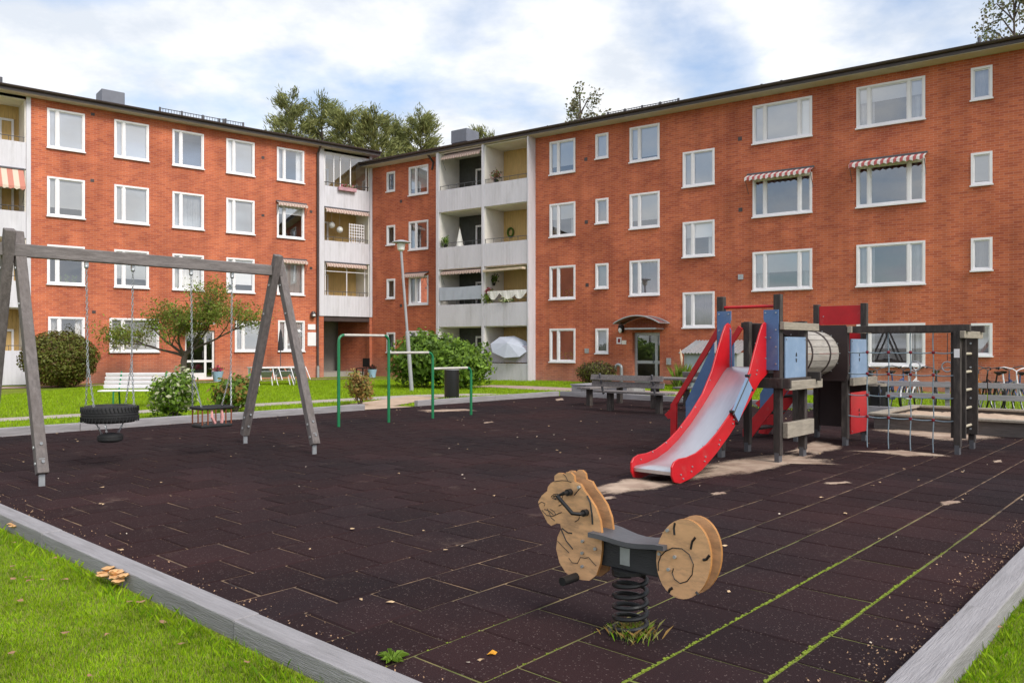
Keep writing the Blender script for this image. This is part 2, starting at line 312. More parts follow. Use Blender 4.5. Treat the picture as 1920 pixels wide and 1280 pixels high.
# playground rectangle in its own frame
PX0, PX1, PY0, PY1 = 2.27, 19.15, 1.08, 15.25
T = .468
def joint_mat():
    m, t, b = nodes('joint_fill'); nn = t.nodes.new
    tc = nn('ShaderNodeTexCoord'); sp = nn('ShaderNodeSeparateXYZ'); t.links.new(tc.outputs['Object'], sp.inputs[0])
    a = nn('ShaderNodeTexNoise'); a.inputs['Scale'].default_value = 5; a.inputs['Detail'].default_value = 6; t.links.new(tc.outputs['Object'], a.inputs[0])
    r = nn('ShaderNodeValToRGB'); e = r.color_ramp.elements; e[0].position = .36; e[0].color = (.03, .02, .018, 1); e[1].position = .62; e[1].color = (.25, .16, .09, 1); t.links.new(a.outputs[0], r.inputs[0])
    # moss grows along the side by the right border
    mr = nn('ShaderNodeMapRange'); mr.inputs[1].default_value = 3.6; mr.inputs[2].default_value = 1.8; mr.inputs[3].default_value = 0; mr.inputs[4].default_value = 1; t.links.new(sp.outputs[1], mr.inputs[0])
    mx_ = nn('ShaderNodeMapRange'); mx_.inputs[1].default_value = 8.5; mx_.inputs[2].default_value = 5.5; mx_.inputs[3].default_value = .0; mx_.inputs[4].default_value = 1; t.links.new(sp.outputs[0], mx_.inputs[0])
    ml = nn('ShaderNodeMath'); ml.operation = 'MULTIPLY'; t.links.new(mr.outputs[0], ml.inputs[0]); t.links.new(mx_.outputs[0], ml.inputs[1])
    n2 = nn('ShaderNodeTexNoise'); n2.inputs['Scale'].default_value = 2.2; n2.inputs['Detail'].default_value = 4; t.links.new(tc.outputs['Object'], n2.inputs[0])
    m2 = nn('ShaderNodeMath'); m2.operation = 'MULTIPLY'; t.links.new(n2.outputs[0], m2.inputs[0]); m2.inputs[1].default_value = 1.9; m3 = nn('ShaderNodeMath'); m3.operation = 'MULTIPLY'; m3.use_clamp = True; t.links.new(m2.outputs[0], m3.inputs[0]); t.links.new(ml.outputs[0], m3.inputs[1])
    mm = nn('ShaderNodeMix'); mm.data_type = 'RGBA'; t.links.new(m3.outputs[0], mm.inputs[0]); t.links.new(r.outputs[0], mm.inputs[6]); mm.inputs[7].default_value = (.15, .18, .03, 1)
    t.links.new(mm.outputs[2], b.inputs['Base Color']); b.inputs['Roughness'].default_value = .95
    return m
def tile_mat():
    m, t, b = nodes('rubber_tile'); nn = t.nodes.new
    ge = nn('ShaderNodeNewGeometry'); 
    a = nn('ShaderNodeTexNoise'); a.inputs['Scale'].default_value = .45; a.inputs['Detail'].default_value = 5; t.links.new(ge.outputs['Position'], a.inputs[0])
    r = nn('ShaderNodeValToRGB'); e = r.color_ramp.elements; e[0].position = .35; e[0].color = (.019, .0125, .0145, 1); e[1].position = .68; e[1].color = (.036, .0165, .017, 1); t.links.new(a.outputs[0], r.inputs[0])
    # tile-to-tile tone
    oi = nn('ShaderNodeObjectInfo'); mr = nn('ShaderNodeMapRange'); mr.inputs[3].default_value = .82; mr.inputs[4].default_value = 1.2; t.links.new(oi.outputs['Random'], mr.inputs[0])
    mu = nn('ShaderNodeMix'); mu.data_type = 'RGBA'; mu.blend_type = 'MULTIPLY'; mu.inputs[0].default_value = 1; t.links.new(r.outputs[0], mu.inputs[6]); t.links.new(mr.outputs[0], mu.inputs[7])
    # rubber granules, some pale
    vo = nn('ShaderNodeTexVoronoi'); vo.inputs['Scale'].default_value = 150; t.links.new(ge.outputs['Position'], vo.inputs[0])
    vs = nn('ShaderNodeSeparateColor'); t.links.new(vo.outputs['Color'], vs.inputs[0])
    gt = nn('ShaderNodeMath'); gt.operation = 'GREATER_THAN'; gt.inputs[1].default_value = .97; t.links.new(vs.outputs[0], gt.inputs[0])
    g2 = nn('ShaderNodeMath'); g2.operation = 'MULTIPLY'; t.links.new(gt.outputs[0], g2.inputs[0]); g2.inputs[1].default_value = .5
    m2 = nn('ShaderNodeMix'); m2.data_type = 'RGBA'; t.links.new(g2.outputs[0], m2.inputs[0]); t.links.new(mu.outputs[2], m2.inputs[6]); m2.inputs[7].default_value = (.16, .12, .11, 1)
    # thin drifted sand
    n5 = nn('ShaderNodeTexNoise'); n5.inputs['Scale'].default_value = 1.1; n5.inputs['Detail'].default_value = 9; n5.inputs['Roughness'].default_value = .75; t.links.new(ge.outputs['Position'], n5.inputs[0])
    r5 = nn('ShaderNodeValToRGB'); r5.color_ramp.elements[0].position = .6; r5.color_ramp.elements[1].position = .9; r5.color_ramp.elements[1].color = (.6, .6, .6, 1); t.links.new(n5.outputs[0], r5.inputs[0])
    m4 = nn('ShaderNodeMix'); m4.data_type = 'RGBA'; t.links.new(r5.outputs[0], m4.inputs[0]); t.links.new(m2.outputs[2], m4.inputs[6]); m4.inputs[7].default_value = (.28, .2, .16, 1)
    t.links.new(m4.outputs[2], b.inputs['Base Color']); b.inputs['Roughness'].default_value = .9; b.inputs['Specular IOR Level'].default_value = .1
    bp = nn('ShaderNodeBump'); bp.inputs['Strength'].default_value = .5; bp.inputs['Distance'].default_value = .004; t.links.new(vo.outputs['Distance'], bp.inputs['Height']); t.links.new(bp.outputs[0], b.inputs['Normal'])
    return m
TILE = tile_mat()
pg = thing('playground_floor', None, None, (0, 0, 0), PGZ); pg['kind'] = 'structure'
bed = MB(); bed.box(PX0, PX1, PY0, PY1, -.05, -.0085)
tag(bed.build('joint_bed', joint_mat(), pg), kind=None)
cells = []
v = -10
while T*(v+5.3086) < PY1:
    y0 = max(T*(v+5.3086), PY0); y1 = min(T*(v+6.3086), PY1)
    if y1-y0 > .05:
        u = -8 + (.5 if v % 2 == 0 else 0)
        while T*(u+5.9847) < PX1:
            x0 = max(T*(u+5.9847), PX0); x1 = min(T*(u+6.9847), PX1)
            if x1-x0 > .05: cells.append((x0, x1, y0, y1, v))
            u += 1
    v += 1
def in_view(p, m=60):
    if p.y < .5: return False
    px = 960+p.x/p.y*F; py = HZ+(EYE-p.z)*F/p.y
    return -m < px < 1920+m and -m < py < 1280+m
def tile_shape(b, x0, x1, y0, y1, v, z=0):
    gx = .0055; gy = .0065
    x0 += gx; x1 -= gx; y0 += gy; y1 -= gy; c = .010; z0, z1 = -.03, z
    b.add([(x0, y0, z0), (x1, y0, z0), (x1, y1, z0), (x0, y1, z0), (x0, y0, z1-c), (x1, y0, z1-c), (x1, y1, z1-c), (x0, y1, z1-c),
           (x0+c, y0+c, z1), (x1-c, y0+c, z1), (x1-c, y1-c, z1), (x0+c, y1-c, z1)],
          [(0, 1, 5, 4), (1, 2, 6, 5), (2, 3, 7, 6), (3, 0, 4, 7), (4, 5, 9, 8), (5, 6, 10, 9), (6, 7, 11, 10), (7, 4, 8, 11), (8, 9, 10, 11)])
near, rest = [], []
for c in cells:
    p = PG((c[0]+c[1])/2, (c[2]+c[3])/2)
    (near if in_view(p, 90) else rest).append((p.length, c))
near.sort(); rest += near[296:]; near = near[:296]
shared = {}
for d, (x0, x1, y0, y1, v) in near:
    key = (round(x1-x0, 3), round(y1-y0, 3), v < 3)
    if key not in shared:
        b = MB(); tile_shape(b, -(x1-x0)/2, (x1-x0)/2, -(y1-y0)/2, (y1-y0)/2, v); o = b.build('rubber_tile', TILE, pg); shared[key] = o.data
    else:
        o = bpy.data.objects.new('rubber_tile', shared[key]); COL.objects.link(o); o.parent = pg
    o.location = ((x0+x1)/2+random.uniform(-.0025, .0025), (y0+y1)/2+random.uniform(-.002, .002), random.uniform(-.0022, .0022)); o.rotation_euler = (random.uniform(-.005, .005), random.uniform(-.005, .005), random.uniform(-.007, .007))
b = MB()
for d, (x0, x1, y0, y1, v) in rest: tile_shape(b, x0, x1, y0, y1, v, random.uniform(-.002, .002))
tag(b.build('rubber_tile_field', TILE, pg), kind='stuff')
# timber border of the playground: each board a thing
def board_run(p0, p1, n, label, w=.16, h=.13, seed=0):
    rr = random.Random(seed); p0 = Vector(p0); p1 = Vector(p1); L = (p1-p0).length; d = (p1-p0)/L
    for i in range(n):
        a = p0+d*(L*i/n+.004); e = p0+d*(L*(i+1)/n-.004); l = (e-a).length
        t = MB(); t.box(0, l, -w/2, w/2, -.06, h+rr.uniform(-.006, .006), .008)
        o = t.build('border_board', BORDER); wp = PG(a.x, a.y); o.location = wp; o.rotation_euler = (rr.uniform(-.01, .01), 0, PGZ+math.atan2(d.y, d.x)+rr.uniform(-.004, .004))
        tag(o, label, 'border board', 'timber boards edging the playground: '+label.split(',')[0])
board_run((PX0-.075, PY0-.1), (PX0-.075, PY1+.1), 5, 'grey edging board, along the lawn with the mushrooms', .15, .08, 1)
board_run((PX0, PY0-.08), (PX1-1, PY0-.08), 6, 'grey edging board, on the side where moss fills the tile joints', .16, .085, 2)
gx0, gx1 = 11.75, 13.4
board_run((PX0, PY1+.07), (gx0, PY1+.07), 3, 'pale edging board, by the lawn behind the swing', .13, .14, 3)
board_run((gx1, PY1+.07), (PX1, PY1+.07), 2, 'pale edging board, by the lawn with the black litter bin', .13, .14, 4)
board_run((PX1+.07, PY1), (PX1+.07, 5.4), 3, 'pale edging board, behind the picnic benches', .13, .14, 5)
# paths and patios as sheets just above the lawn
def strip(name, pts, wid, m, z):
    vs = []; n = len(pts)
    for i, p in enumerate(pts):
        a = pts[max(i-1, 0)]; c = pts[min(i+1, n-1)]; d = (c-a).normalized(); q = Vector((-d.y, d.x, 0))*wid[i]/2
        vs += [p+q, p-q]
    b = MB(); b.add([(v.x, v.y, z) for v in vs], [(2*i, 2*i+1, 2*i+3, 2*i+2) for i in range(n-1)])
    o = b.build(name, m)
    for p in o.data.polygons:
        if p.normal.z < 0: p.flip()
    return tag(o, kind='structure')
strip('path', [G(-260, 802), G(0, 785), G(281, 769), G(490, 757), G(615, 750), G(731, 743.5), G(800, 741), G(900, 738.5), G(960, 737.5)], [.85, .85, .85, .9, 1, 1.1, 1.6, 1.2, .5], CONC, -.018)
strip('path', [G(905, 722.5), G(960, 724), G(1040, 728), G(1120, 731), G(1300, 737)], [1.5, 1.7, 1.9, 1.9, 1.9], PAVE, -.016)
strip('path', [PG(12.6, PY1+.14), PG(12.7, PY1+1.2), G(800, 742)], [1.5, 1.4, 1.2], SAND, -.012)
def wallpt(a, x, y, z=0):
    return Vector((CO.x+math.cos(a)*x-math.sin(a)*y, CO.y+math.sin(a)*x+math.cos(a)*y, z))
sheet('patio', [wallpt(AL, -34, .1), wallpt(AL, -34, -2.2), wallpt(AL, -9, -2.8), wallpt(AL, .4, -2.4), wallpt(AR, 2.6, -2.2), wallpt(AR, 2.6, .1)], -.014, PAVE)
def drift_mat():
    m, t, b = nodes('sand_drift'); nn = t.nodes.new
    ge = nn('ShaderNodeNewGeometry'); no = nn('ShaderNodeTexNoise'); no.inputs['Scale'].default_value = 7; no.inputs['Detail'].default_value = 10; no.inputs['Roughness'].default_value = .8; t.links.new(ge.outputs['Position'], no.inputs[0])
    at = nn('ShaderNodeAttribute'); at.attribute_name = 'cover'
    ad = nn('ShaderNodeMath'); ad.operation = 'ADD'; t.links.new(no.outputs[0], ad.inputs[0]); t.links.new(at.outputs['Fac'], ad.inputs[1])
    mr = nn('ShaderNodeMapRange'); mr.inputs[1].default_value = .78; mr.inputs[2].default_value = 1.2; t.links.new(ad.outputs[0], mr.inputs[0]); t.links.new(mr.outputs[0], b.inputs['Alpha'])
    n2 = nn('ShaderNodeTexNoise'); n2.inputs['Scale'].default_value = 3; n2.inputs['Detail'].default_value = 8; t.links.new(ge.outputs['Position'], n2.inputs[0]); r = nn('ShaderNodeValToRGB'); r.color_ramp.elements[0].position = .35; r.color_ramp.elements[1].position = .7
    r.color_ramp.elements[0].color = (.3, .21, .16, 1); r.color_ramp.elements[1].color = (.52, .4, .31, 1); t.links.new(n2.outputs[0], r.inputs[0]); t.links.new(r.outputs[0], b.inputs['Base Color']); b.inputs['Roughness'].default_value = .95; b.inputs['Specular IOR Level'].default_value = .1
    return m
DRIFT = drift_mat()
# loose sand drifted on the tiles
def sand_patch(pts, z, name='sand_drift'):
    b = MB(); c = sum((Vector(p) for p in pts), Vector((0, 0, 0)))/len(pts); k = len(pts); ring = []
    for i in range(k):
        a, d = Vector(pts[i]), Vector(pts[(i+1) % k])
        for s_ in range(6):
            p = a.lerp(d, s_/6); q = (p-c); ring.append(c+q*random.uniform(1.0, 1.35))
    n = len(ring)
    vs = [(c.x, c.y, z+.006)]+[(c.x+(p.x-c.x)*.6, c.y+(p.y-c.y)*.6, z+random.uniform(.003, .010)) for p in ring]+[(p.x, p.y, z-.004) for p in ring]
    fs = [(0, 1+i, 1+(i+1) % n) for i in range(n)]+[(1+i, 1+n+i, 1+n+(i+1) % n, 1+(i+1) % n) for i in range(n)]
    b.add(vs, fs); o = b.build(name, DRIFT, None, True)
    at = o.data.attributes.new('cover', 'FLOAT', 'POINT'); at.data.foreach_set('value', [.85]+[.62]*n+[0.0]*n)
    return tag(o, kind='stuff')
for quad in ([(1080, 925), (1180, 893), (1300, 905), (1150, 930)], [(1240, 905), (1345, 862), (1470, 848), (1530, 852), (1590, 872), (1500, 866), (1400, 890)],
             [(1470, 848), (1530, 822), (1590, 838), (1530, 853)], [(1630, 806), (1700, 800), (1900, 822), (1780, 828)],
             [(1758, 941), (1800, 938), (1806, 943), (1765, 949)], [(1540, 905), (1590, 903), (1600, 906), (1550, 909)], [(1860, 864), (1878, 862), (1880, 867), (1862, 868)], [(1095, 938), (1150, 930), (1160, 934), (1105, 942)], [(1330, 925), (1360, 922), (1365, 926), (1335, 929)],
             [(1040, 748), (1056, 746), (1058, 750), (1042, 752)], [(905, 792), (925, 790), (927, 792), (907, 794)], [(775, 769), (880, 766), (900, 770), (800, 773)], [(1590, 845), (1690, 843), (1800, 856), (1700, 856)]):
    sand_patch([G(*q) for q in quad], .003)

# moss cushions swelling out of the seams by the right border
mb = MB(); mrnd = random.Random(11)
for v_, xa, xb in ((-2, 2.5, 7.6), (-1, 2.6, 6.2), (0, 2.4, 3.6), (1, 2.4, 3.2)):
    x = xa; on = 1.0 if v_ < 0 else .25
    while x < xb:
        on = min(1, max(0, on+mrnd.uniform(-.2, .2)+(.03 if x < 5.5 and v_ < 0 else -.03)))
        if mrnd.random() < .08+.8*on:
            r_ = mrnd.uniform(.004, .0105)*(.5+.6*on); p = Vector((x, T*(v_+5.3086)+mrnd.gauss(0, .0035), -.006)); mb.sphere(p, r_, 6, 3, (mrnd.uniform(.9, 1.7), 1, mrnd.uniform(.7, 1.1)))
        x += mrnd.uniform(.006, .016)
mo = mb.build('seam_moss', mat('moss', (.17, .22, .02), .95, .35, 30, .4, 90), pg, True); tag(mo, kind='stuff')
# ================================================================ APARTMENT HOUSES
STO = 2.75
def wall_mesh(b, x0, x1, z0, z1, holes, depth=.3):
    xs = sorted({x0, x1, *[h[0] for h in holes], *[h[1] for h in holes]}); zs = sorted({z0, z1, *[h[2] for h in holes], *[h[3] for h in holes]})
    xs = [x for x in xs if x0 <= x <= x1]; zs = [z for z in zs if z0 <= z <= z1]
    for i in range(len(xs)-1):
        for j in range(len(zs)-1):
            cx, cz = (xs[i]+xs[i+1])/2, (zs[j]+zs[j+1])/2
            if any(h[0] < cx < h[1] and h[2] < cz < h[3] for h in holes): continue
            b.add([(xs[i], 0, zs[j]), (xs[i+1], 0, zs[j]), (xs[i+1], 0, zs[j+1]), (xs[i], 0, zs[j+1])], [(0, 1, 2, 3)])
    for h in holes:
        a, c, lo, hi = h[:4]
        b.add([(a, 0, lo), (a, depth, lo), (a, depth, hi), (a, 0, hi)], [(0, 1, 2, 3)]); b.add([(c, 0, lo), (c, depth, lo), (c, depth, hi), (c, 0, hi)], [(0, 1, 2, 3)])
        b.add([(a, 0, hi), (c, 0, hi), (c, depth, hi), (a, depth, hi)], [(0, 1, 2, 3)])
        if lo > z0+.01: b.add([(a, 0, lo), (c, 0, lo), (c, depth, lo), (a, depth, lo)], [(0, 1, 2, 3)])
def window(bld, x0, x1, z0, z1, mull=(), style='blind', y=0, name='window', tilt=None, rs=random):
    """white casing + sashes (part), with panes, sill, blind or curtain as sub-parts"""
    f = MB(); c = .075
    f.box(x0, x0+c, y-.03, y+.09, z0, z1); f.box(x1-c, x1, y-.03, y+.09, z0, z1)
    f.box(x0+c, x1-c, y-.028, y+.088, z1-c, z1); f.box(x0+c, x1-c, y-.028, y+.088, z0, z0+c)
    xs = [x0+c]+[x0+(x1-x0)*m for m in mull]+[x1-c]
    for m in xs[1:-1]: f.box(m-.045, m+.045, y-.02, y+.084, z0+c, z1-c)
    panes = []
    for i in range(len(xs)-1):
        a = xs[i]+(.045 if i else 0); e = xs[i+1]-(.045 if i < len(xs)-2 else 0); s = .035
        f.box(a, a+s, y+.012, y+.06, z0+c, z1-c); f.box(e-s, e, y+.012, y+.06, z0+c, z1-c)
        f.box(a+s, e-s, y+.014, y+.058, z0+c, z0+c+s); f.box(a+s, e-s, y+.014, y+.058, z1-c-s, z1-c)
        panes.append((a+s, e-s))
    fo = f.build(name, WHITE, bld)
    for a, e in panes:
        g = MB(); g.add([(a-.01, y+.036, z0+c+.025), (e+.01, y+.036, z0+c+.025), (e+.01, y+.036, z1-c-.025), (a-.01, y+.036, z1-c-.025)], [(0, 1, 2, 3)]); g.build('pane', GLASS, fo)
    s = MB(); s.box(x0-.03, x1+.03, y-.09, y-.032, z0-.035, z0+.012); s.build('sill', WHITE, fo)
    za, zb = z0+c, z1-c
    if style in ('blind', 'half', 'low'):
        lo = {'blind': za-.02+(zb-za)*rs.choice((0, 0, 0, .1, .22)), 'half': za+(zb-za)*rs.uniform(.45, .62), 'low': za+(zb-za)*.75}[style]
        g = MB(); g.box(x0+.05, x1-.05, y+.093, y+.099, lo, zb+.03); g.build('blind', BLIND, fo)
    if style in ('curtain', 'half', 'sides', 'lilac'):
        g = MB(); n = 60; W = x1-x0-.12
        rng_ = [(0, 1)] if style in ('curtain', 'lilac') else [(0, .24), (.78, 1)]
        for r0, r1 in rng_:
            k = max(6, int(n*(r1-r0))); vs = []
            for i in range(k+1):
                t = r0+(r1-r0)*i/k; yy = y+.19+.022*math.sin(i*1.9)+.01*math.sin(i*.7); vs += [(x0+.06+W*t, yy, za-.02), (x0+.06+W*t, yy, zb+.02)]
            g.add(vs, [(2*i, 2*i+2, 2*i+3, 2*i+1) for i in range(k)])
        g.build('curtain', LILACC if style == 'lilac' else CURTAIN, fo, True)
    if style == 'plants':
        g = MB(); 
        for i in range(3):
            px_ = x0+(x1-x0)*(.35+.2*i); g.lathe([(.06, 0), (.08, .12)], (px_, y+.2, za), 8)
            for j in range(14): g.sphere((px_+rs.uniform(-.09, .09), y+.2+rs.uniform(-.05, .05), za+.14+rs.uniform(0, .22)), .035, 5, 4)
        g.build('window_plants', L_LIGHT, fo)
    return fo
def awning(bld, x0, x1, zt, m, out=.42, drop=.24, y=0, val=.14):
    """sloping cloth with a scalloped front edge, side arms as sub-part"""
    b = MB(); n = int((x1-x0)/.05); vs = []
    for i in range(n+1):
        x = x0+(x1-x0)*i/n; sc = abs(math.sin(i*math.pi/4))*.05
        vs += [(x, y-.04, zt), (x, y-out, zt-drop), (x, y-out-.006, zt-drop-val+sc)]
    b.add(vs, [(3*i+k, 3*i+3+k, 3*i+4+k, 3*i+1+k) for i in range(n) for k in (0, 1)])
    o = b.build('awning', m, bld); sol = o.modifiers.new('s', 'SOLIDIFY'); sol.thickness = .006
    a = MB()
    for x in (x0+.02, x1-.02): a.tube([(x, y-out, zt-drop), (x, y-.03, zt-drop-.55)], .01, 6)
    a.box(x0-.03, x1+.03, y-.09, y-.035, zt-.01, zt+.05)
    a.build('awning_arm', DARKGREY, o); return o
def ribbed(b, x0, x1, y, z0, z1, step=.16):
    n = max(1, round((x1-x0)/step)); s = (x1-x0)/n
    b.box(x0, x1, y+.007, y+.05, z0, z1)
    for i in range(n): b.box(x0+i*s+.0035, x0+(i+1)*s-.0035, y, y+.008, z0+.005, z1-.005)
def railing(bld, x0, x1, y, z, h=.2, par=None):
    r = MB(); r.tube([(x0, y, z+h), (x1, y, z+h)], .014, 6)
    n = max(2, int((x1-x0)/.45))
    for i in range(n+1):
        x = x0+.03+(x1-x0-.06)*i/n; r.tube([(x, y, z-.05), (x, y, z+h)], .01, 5)
    return r.build('railing', DARKGREY, par or bld)
def balcony(bld, x0, x1, zb, zp, zc, yf, yb, back=OCHRE, door=(.55, .98), side=CREAM, transom=False, dstyle='blind'):
    """one balcony: slab with side walls (part) > parapet, railing, back wall, door"""
    s = MB(); s.box(x0, x1, yf+.056, yb, zb, zb+.2); s.box(x0-.001, x0+.05, yf+.06, yb-.003, zb+.2, zc); s.box(x1-.05, x1+.001, yf+.06, yb-.003, zb+.2, zc); s.box(x0, x1, yf+.09, yb, zc, zc+.03)
    so_ = s.build('balcony', side, bld)
    p = MB(); ribbed(p, x0+.01, x1-.01, yf, zb+.0, zp); p.build('parapet', PANEL, so_)
    railing(bld, x0+.05, x1-.05, yf+.05, zp, .2, so_)
    w_ = MB(); W = x1-x0; d0, d1 = x0+W*door[0], x0+W*door[1]; zt = zb+.2+2.02
    n = max(1, round(W/.14))
    for i in range(n):
        a, e = x0+W*i/n, x0+W*(i+1)/n
        if e > d0+.02 and a < d1-.02:
            if zt < zc-.02: w_.box(max(a, x0)+.003, e-.003, yb, yb+.04, zt, zc)
            continue
        w_.box(a+.003, e-.003, yb, yb+.04, zb+.2, zc)
    w_.box(x0, x1, yb+.041, yb+.06, zb+.2, zc); w_.build('back_wall', back, so_)
    d = MB(); mid = d0+(d1-d0)*.52
    for a, e in ((d0, mid), (mid, d1)):
        d.box(a+.004, a+.085, yb-.04, yb+.03, zb+.22, zt); d.box(e-.085, e-.004, yb-.04, yb+.03, zb+.22, zt); d.box(a+.085, e-.085, yb-.038, yb+.03, zt-.09, zt); d.box(a+.085, e-.085, yb-.038, yb+.03, zb+.22, zb+.5)
    do = d.build('balcony_door', WHITE, so_)
    return so_
def house(name, label, a, x0, x1, ze, holes, over=.5, depth=10):
    h = thing(name, label, 'apartment building', (CO.x, CO.y, 0), a)
    b = MB(); wall_mesh(b, x0, x1, -.3, ze, holes); b.build('wall', BRICK, h)
    b = MB(); b.box(x0+.02, x1-.02, depth, depth+.3, -.3, ze); b.box(x0, x0+.3, .31, depth, -.3, ze); b.box(x1-.3, x1, 1.5, depth, -.3, ze); b.build('end_wall', BRICK, h)
    b = MB(); b.box(x0+.3, x1-.3, 3.0, 3.1, -.3, ze); b.box(x0+.3, x1-.3, .32, 3, -.1, .2)
    for k in (1, 2, 3): b.box(x0+.3, x1-.3, 1.45, 3, k*STO+.15, k*STO+.38)
    b.build('room_wall', ROOM, h)
    # roof: low pitch, soffit, fascia and gutter
    r = MB(); yo = -over
    r.add([(x0-.3, yo, ze+.2), (x1+.2, yo, ze+.2), (x1+.2, 5.2, ze+.75), (x0-.3, 5.2, ze+.75), (x0-.3, depth+.6, ze+.2), (x1+.2, depth+.6, ze+.2)], [(0, 1, 2, 3), (3, 2, 5, 4)])
    ro = r.build('roof', ROOFM, h)
    m = ro.modifiers.new('s', 'SOLIDIFY'); m.thickness = .05; m.offset = -1
    s = MB(); s.box(x0-.3, x1+.2, yo+.02, depth, ze-.02, ze+.03); s.build('soffit', SOFFIT, ro); s = MB(); s.box(x0-.3, x1+.2, yo-.012, yo+.018, ze+.0, ze+.16); s.build('fascia', DARKBRN, ro)
    g = MB(); n = 8; pts = []
    prof = [(.075*math.cos(t), .075*math.sin(t)) for t in [math.pi+math.pi*i/6 for i in range(7)]]
    vs = [(x, yo-.075+p[0], ze+.19+p[1]) for x in (x0-.3, x1+.2) for p in prof]
    g.add(vs, [(i, i+1, 8+i, 7+i) for i in range(6)]); go = g.build('gutter', DARKBRN, ro); m = go.modifiers.new('s', 'SOLIDIFY'); m.thickness = .012
    return h, ro
# ---- left house -------------------------------------------------------------
lx = lambda px, yo=0: WX(AL, px, yo)
LZ0, LZH = 1.28, 1.6
LCOL = [(88, 159), (214, 279), (323, 382), (424, 477), (519, 570)]
lw = []
styles = [['blind', 'blind', 'dark', 'blind', 'sides'], ['blind', 'blind', 'curtain', 'blind', 'low'], ['plants', 'blind', 'curtain', 'blind', 'curtain']]
for k in (3, 2, 1):
    for c, (a, e) in enumerate(LCOL): lw.append((lx(a), lx(e), LZ0+STO*k, LZ0+STO*k+LZH, (.27,), styles[3-k][c]))
lw += [(lx(90), lx(159), 1.28, 2.72, (.3,), 'sides'), (lx(205), lx(298), 1.28, 2.72, (.27,), 'blind'), (lx(440), lx(492), 1.28, 2.72, (.3,), 'blind'), (lx(521), lx(571), 1.28, 2.78, (.3,), 'blind')]
ldoor = (lx(347), lx(403), .02, 2.25)
LB0, LB1 = lx(607), -.16                     # corner bay with balconies over the passage
EB0, EB1 = lx(-140), lx(49)                   # bay at the far end
LE = 11.45
holes = [(q[0]+.03, q[1]-.03, q[2]+.03, q[3]-.03) for q in lw]+[ldoor, (LB0, LB1, -.3, LE-.02), (EB0, EB1, -.3, LE-.02)]
left, lroof = house('apartment_building', 'four-storey orange brick house with square windows, behind the swing and white bench', AL, -36, 0, LE, holes)
for q in lw: window(left, *q)
# entrance door
d = MB(); a, e, lo, hi = ldoor
for s_, t_ in ((a, a+.09), (e-.09, e), (a+(e-a)*.66, a+(e-a)*.66+.1)): d.box(s_, t_, .1, .18, lo, hi)
for z_ in (lo, lo+.78, hi-.1): d.box(a+.09, e-.09, .103, .177, z_, z_+.1)
d.box(a+.09, a+(e-a)*.66, .11, .17, lo+.1, lo+.3)
do = d.build('entrance_door', WHITE, left)
g = MB(); g.add([(a+.05, .14, lo), (e-.05, .14, lo), (e-.05, .14, hi), (a+.05, .14, hi)], [(0, 1, 2, 3)]); g.build('pane', GLASS, do)
g = MB(); g.tube([(a+(e-a)*.6, .05, 1.0), (a+(e-a)*.6, .05, 1.3)], .015, 6); g.build('handle', DARKGREY, do)
c = MB(); c.box(a-.3, e-.3, -.9, .02, 2.5, 2.58); c.build('door_canopy', WHITE, left)
LLV = [(8.55, 9.6, 11.3), (5.8, 6.85, 8.52), (3.05, 4.1, 5.77)]
for i, (zb, zp, zc) in enumerate(LLV):
    balcony(left, LB0, LB1, zb, zp, zc, -.03, 1.35, door=(.02, .36))
for i, (zb, zp, zc) in enumerate(LLV+[(.0, 1.35, 3.02)]):
    balcony(left, EB0, EB1, zb, zp, zc, -.03, 1.35, door=(.6, .93))
b = MB()
for x0_, x1_, z0_ in ((lx(598), LB0, 3.05), (LB1, -.02, 3.05), (EB1, lx(57.5), -.2), (EB0-.3, EB0, -.2)): b.box(x0_, x1_, -.05, .06, z0_, LE-.022)
b.build('bay_pillar', PANEL, left)
# glazing of the top corner balcony, glazed middle frame of the lowest one
g = MB(); W = LB1-LB0
for t_ in (.03, .22, .36, .58, .93): g.box(LB0+W*t_-.025, LB0+W*t_+.025, .03, .07, 9.6, 11.28)
g.box(LB0, LB1, .028, .072, 11.2, 11.29); go = g.build('balcony_glazing', WHITE, left)
p_ = MB(); p_.add([(LB0+.05, .05, 9.62), (LB1-.05, .05, 9.62), (LB1-.05, .05, 11.22), (LB0+.05, .05, 11.22)], [(0, 1, 2, 3)]); p_.build('pane', GLASS, go)
g = MB()
for t_ in (.04, .5, .9): g.box(LB0+W*t_-.02, LB0+W*t_+.02, .03, .06, 4.1, 5.74)
g.box(LB0+.05, LB1-.1, .028, .062, 5.3, 5.34); g.build('balcony_glazing', WHITE, left)
awning(left, LB0+.05, LB1-.12, 8.5, AWN_BEI, .22, .12, .02); awning(left, LB0+.1, LB1-.25, 5.74, AWN_BEI, .2, .1, .02)
awning(left, EB0+.4, EB1-.1, 8.5, stripes('pink_beige_awning', (.6, .5, .4), (.5, .2, .15), 2.6), .55, .75, .0)
for k in (2, 1): awning(left, lx(518), lx(573), LZ0+STO*k+LZH+.12, AWN_BEI, .3, .1)
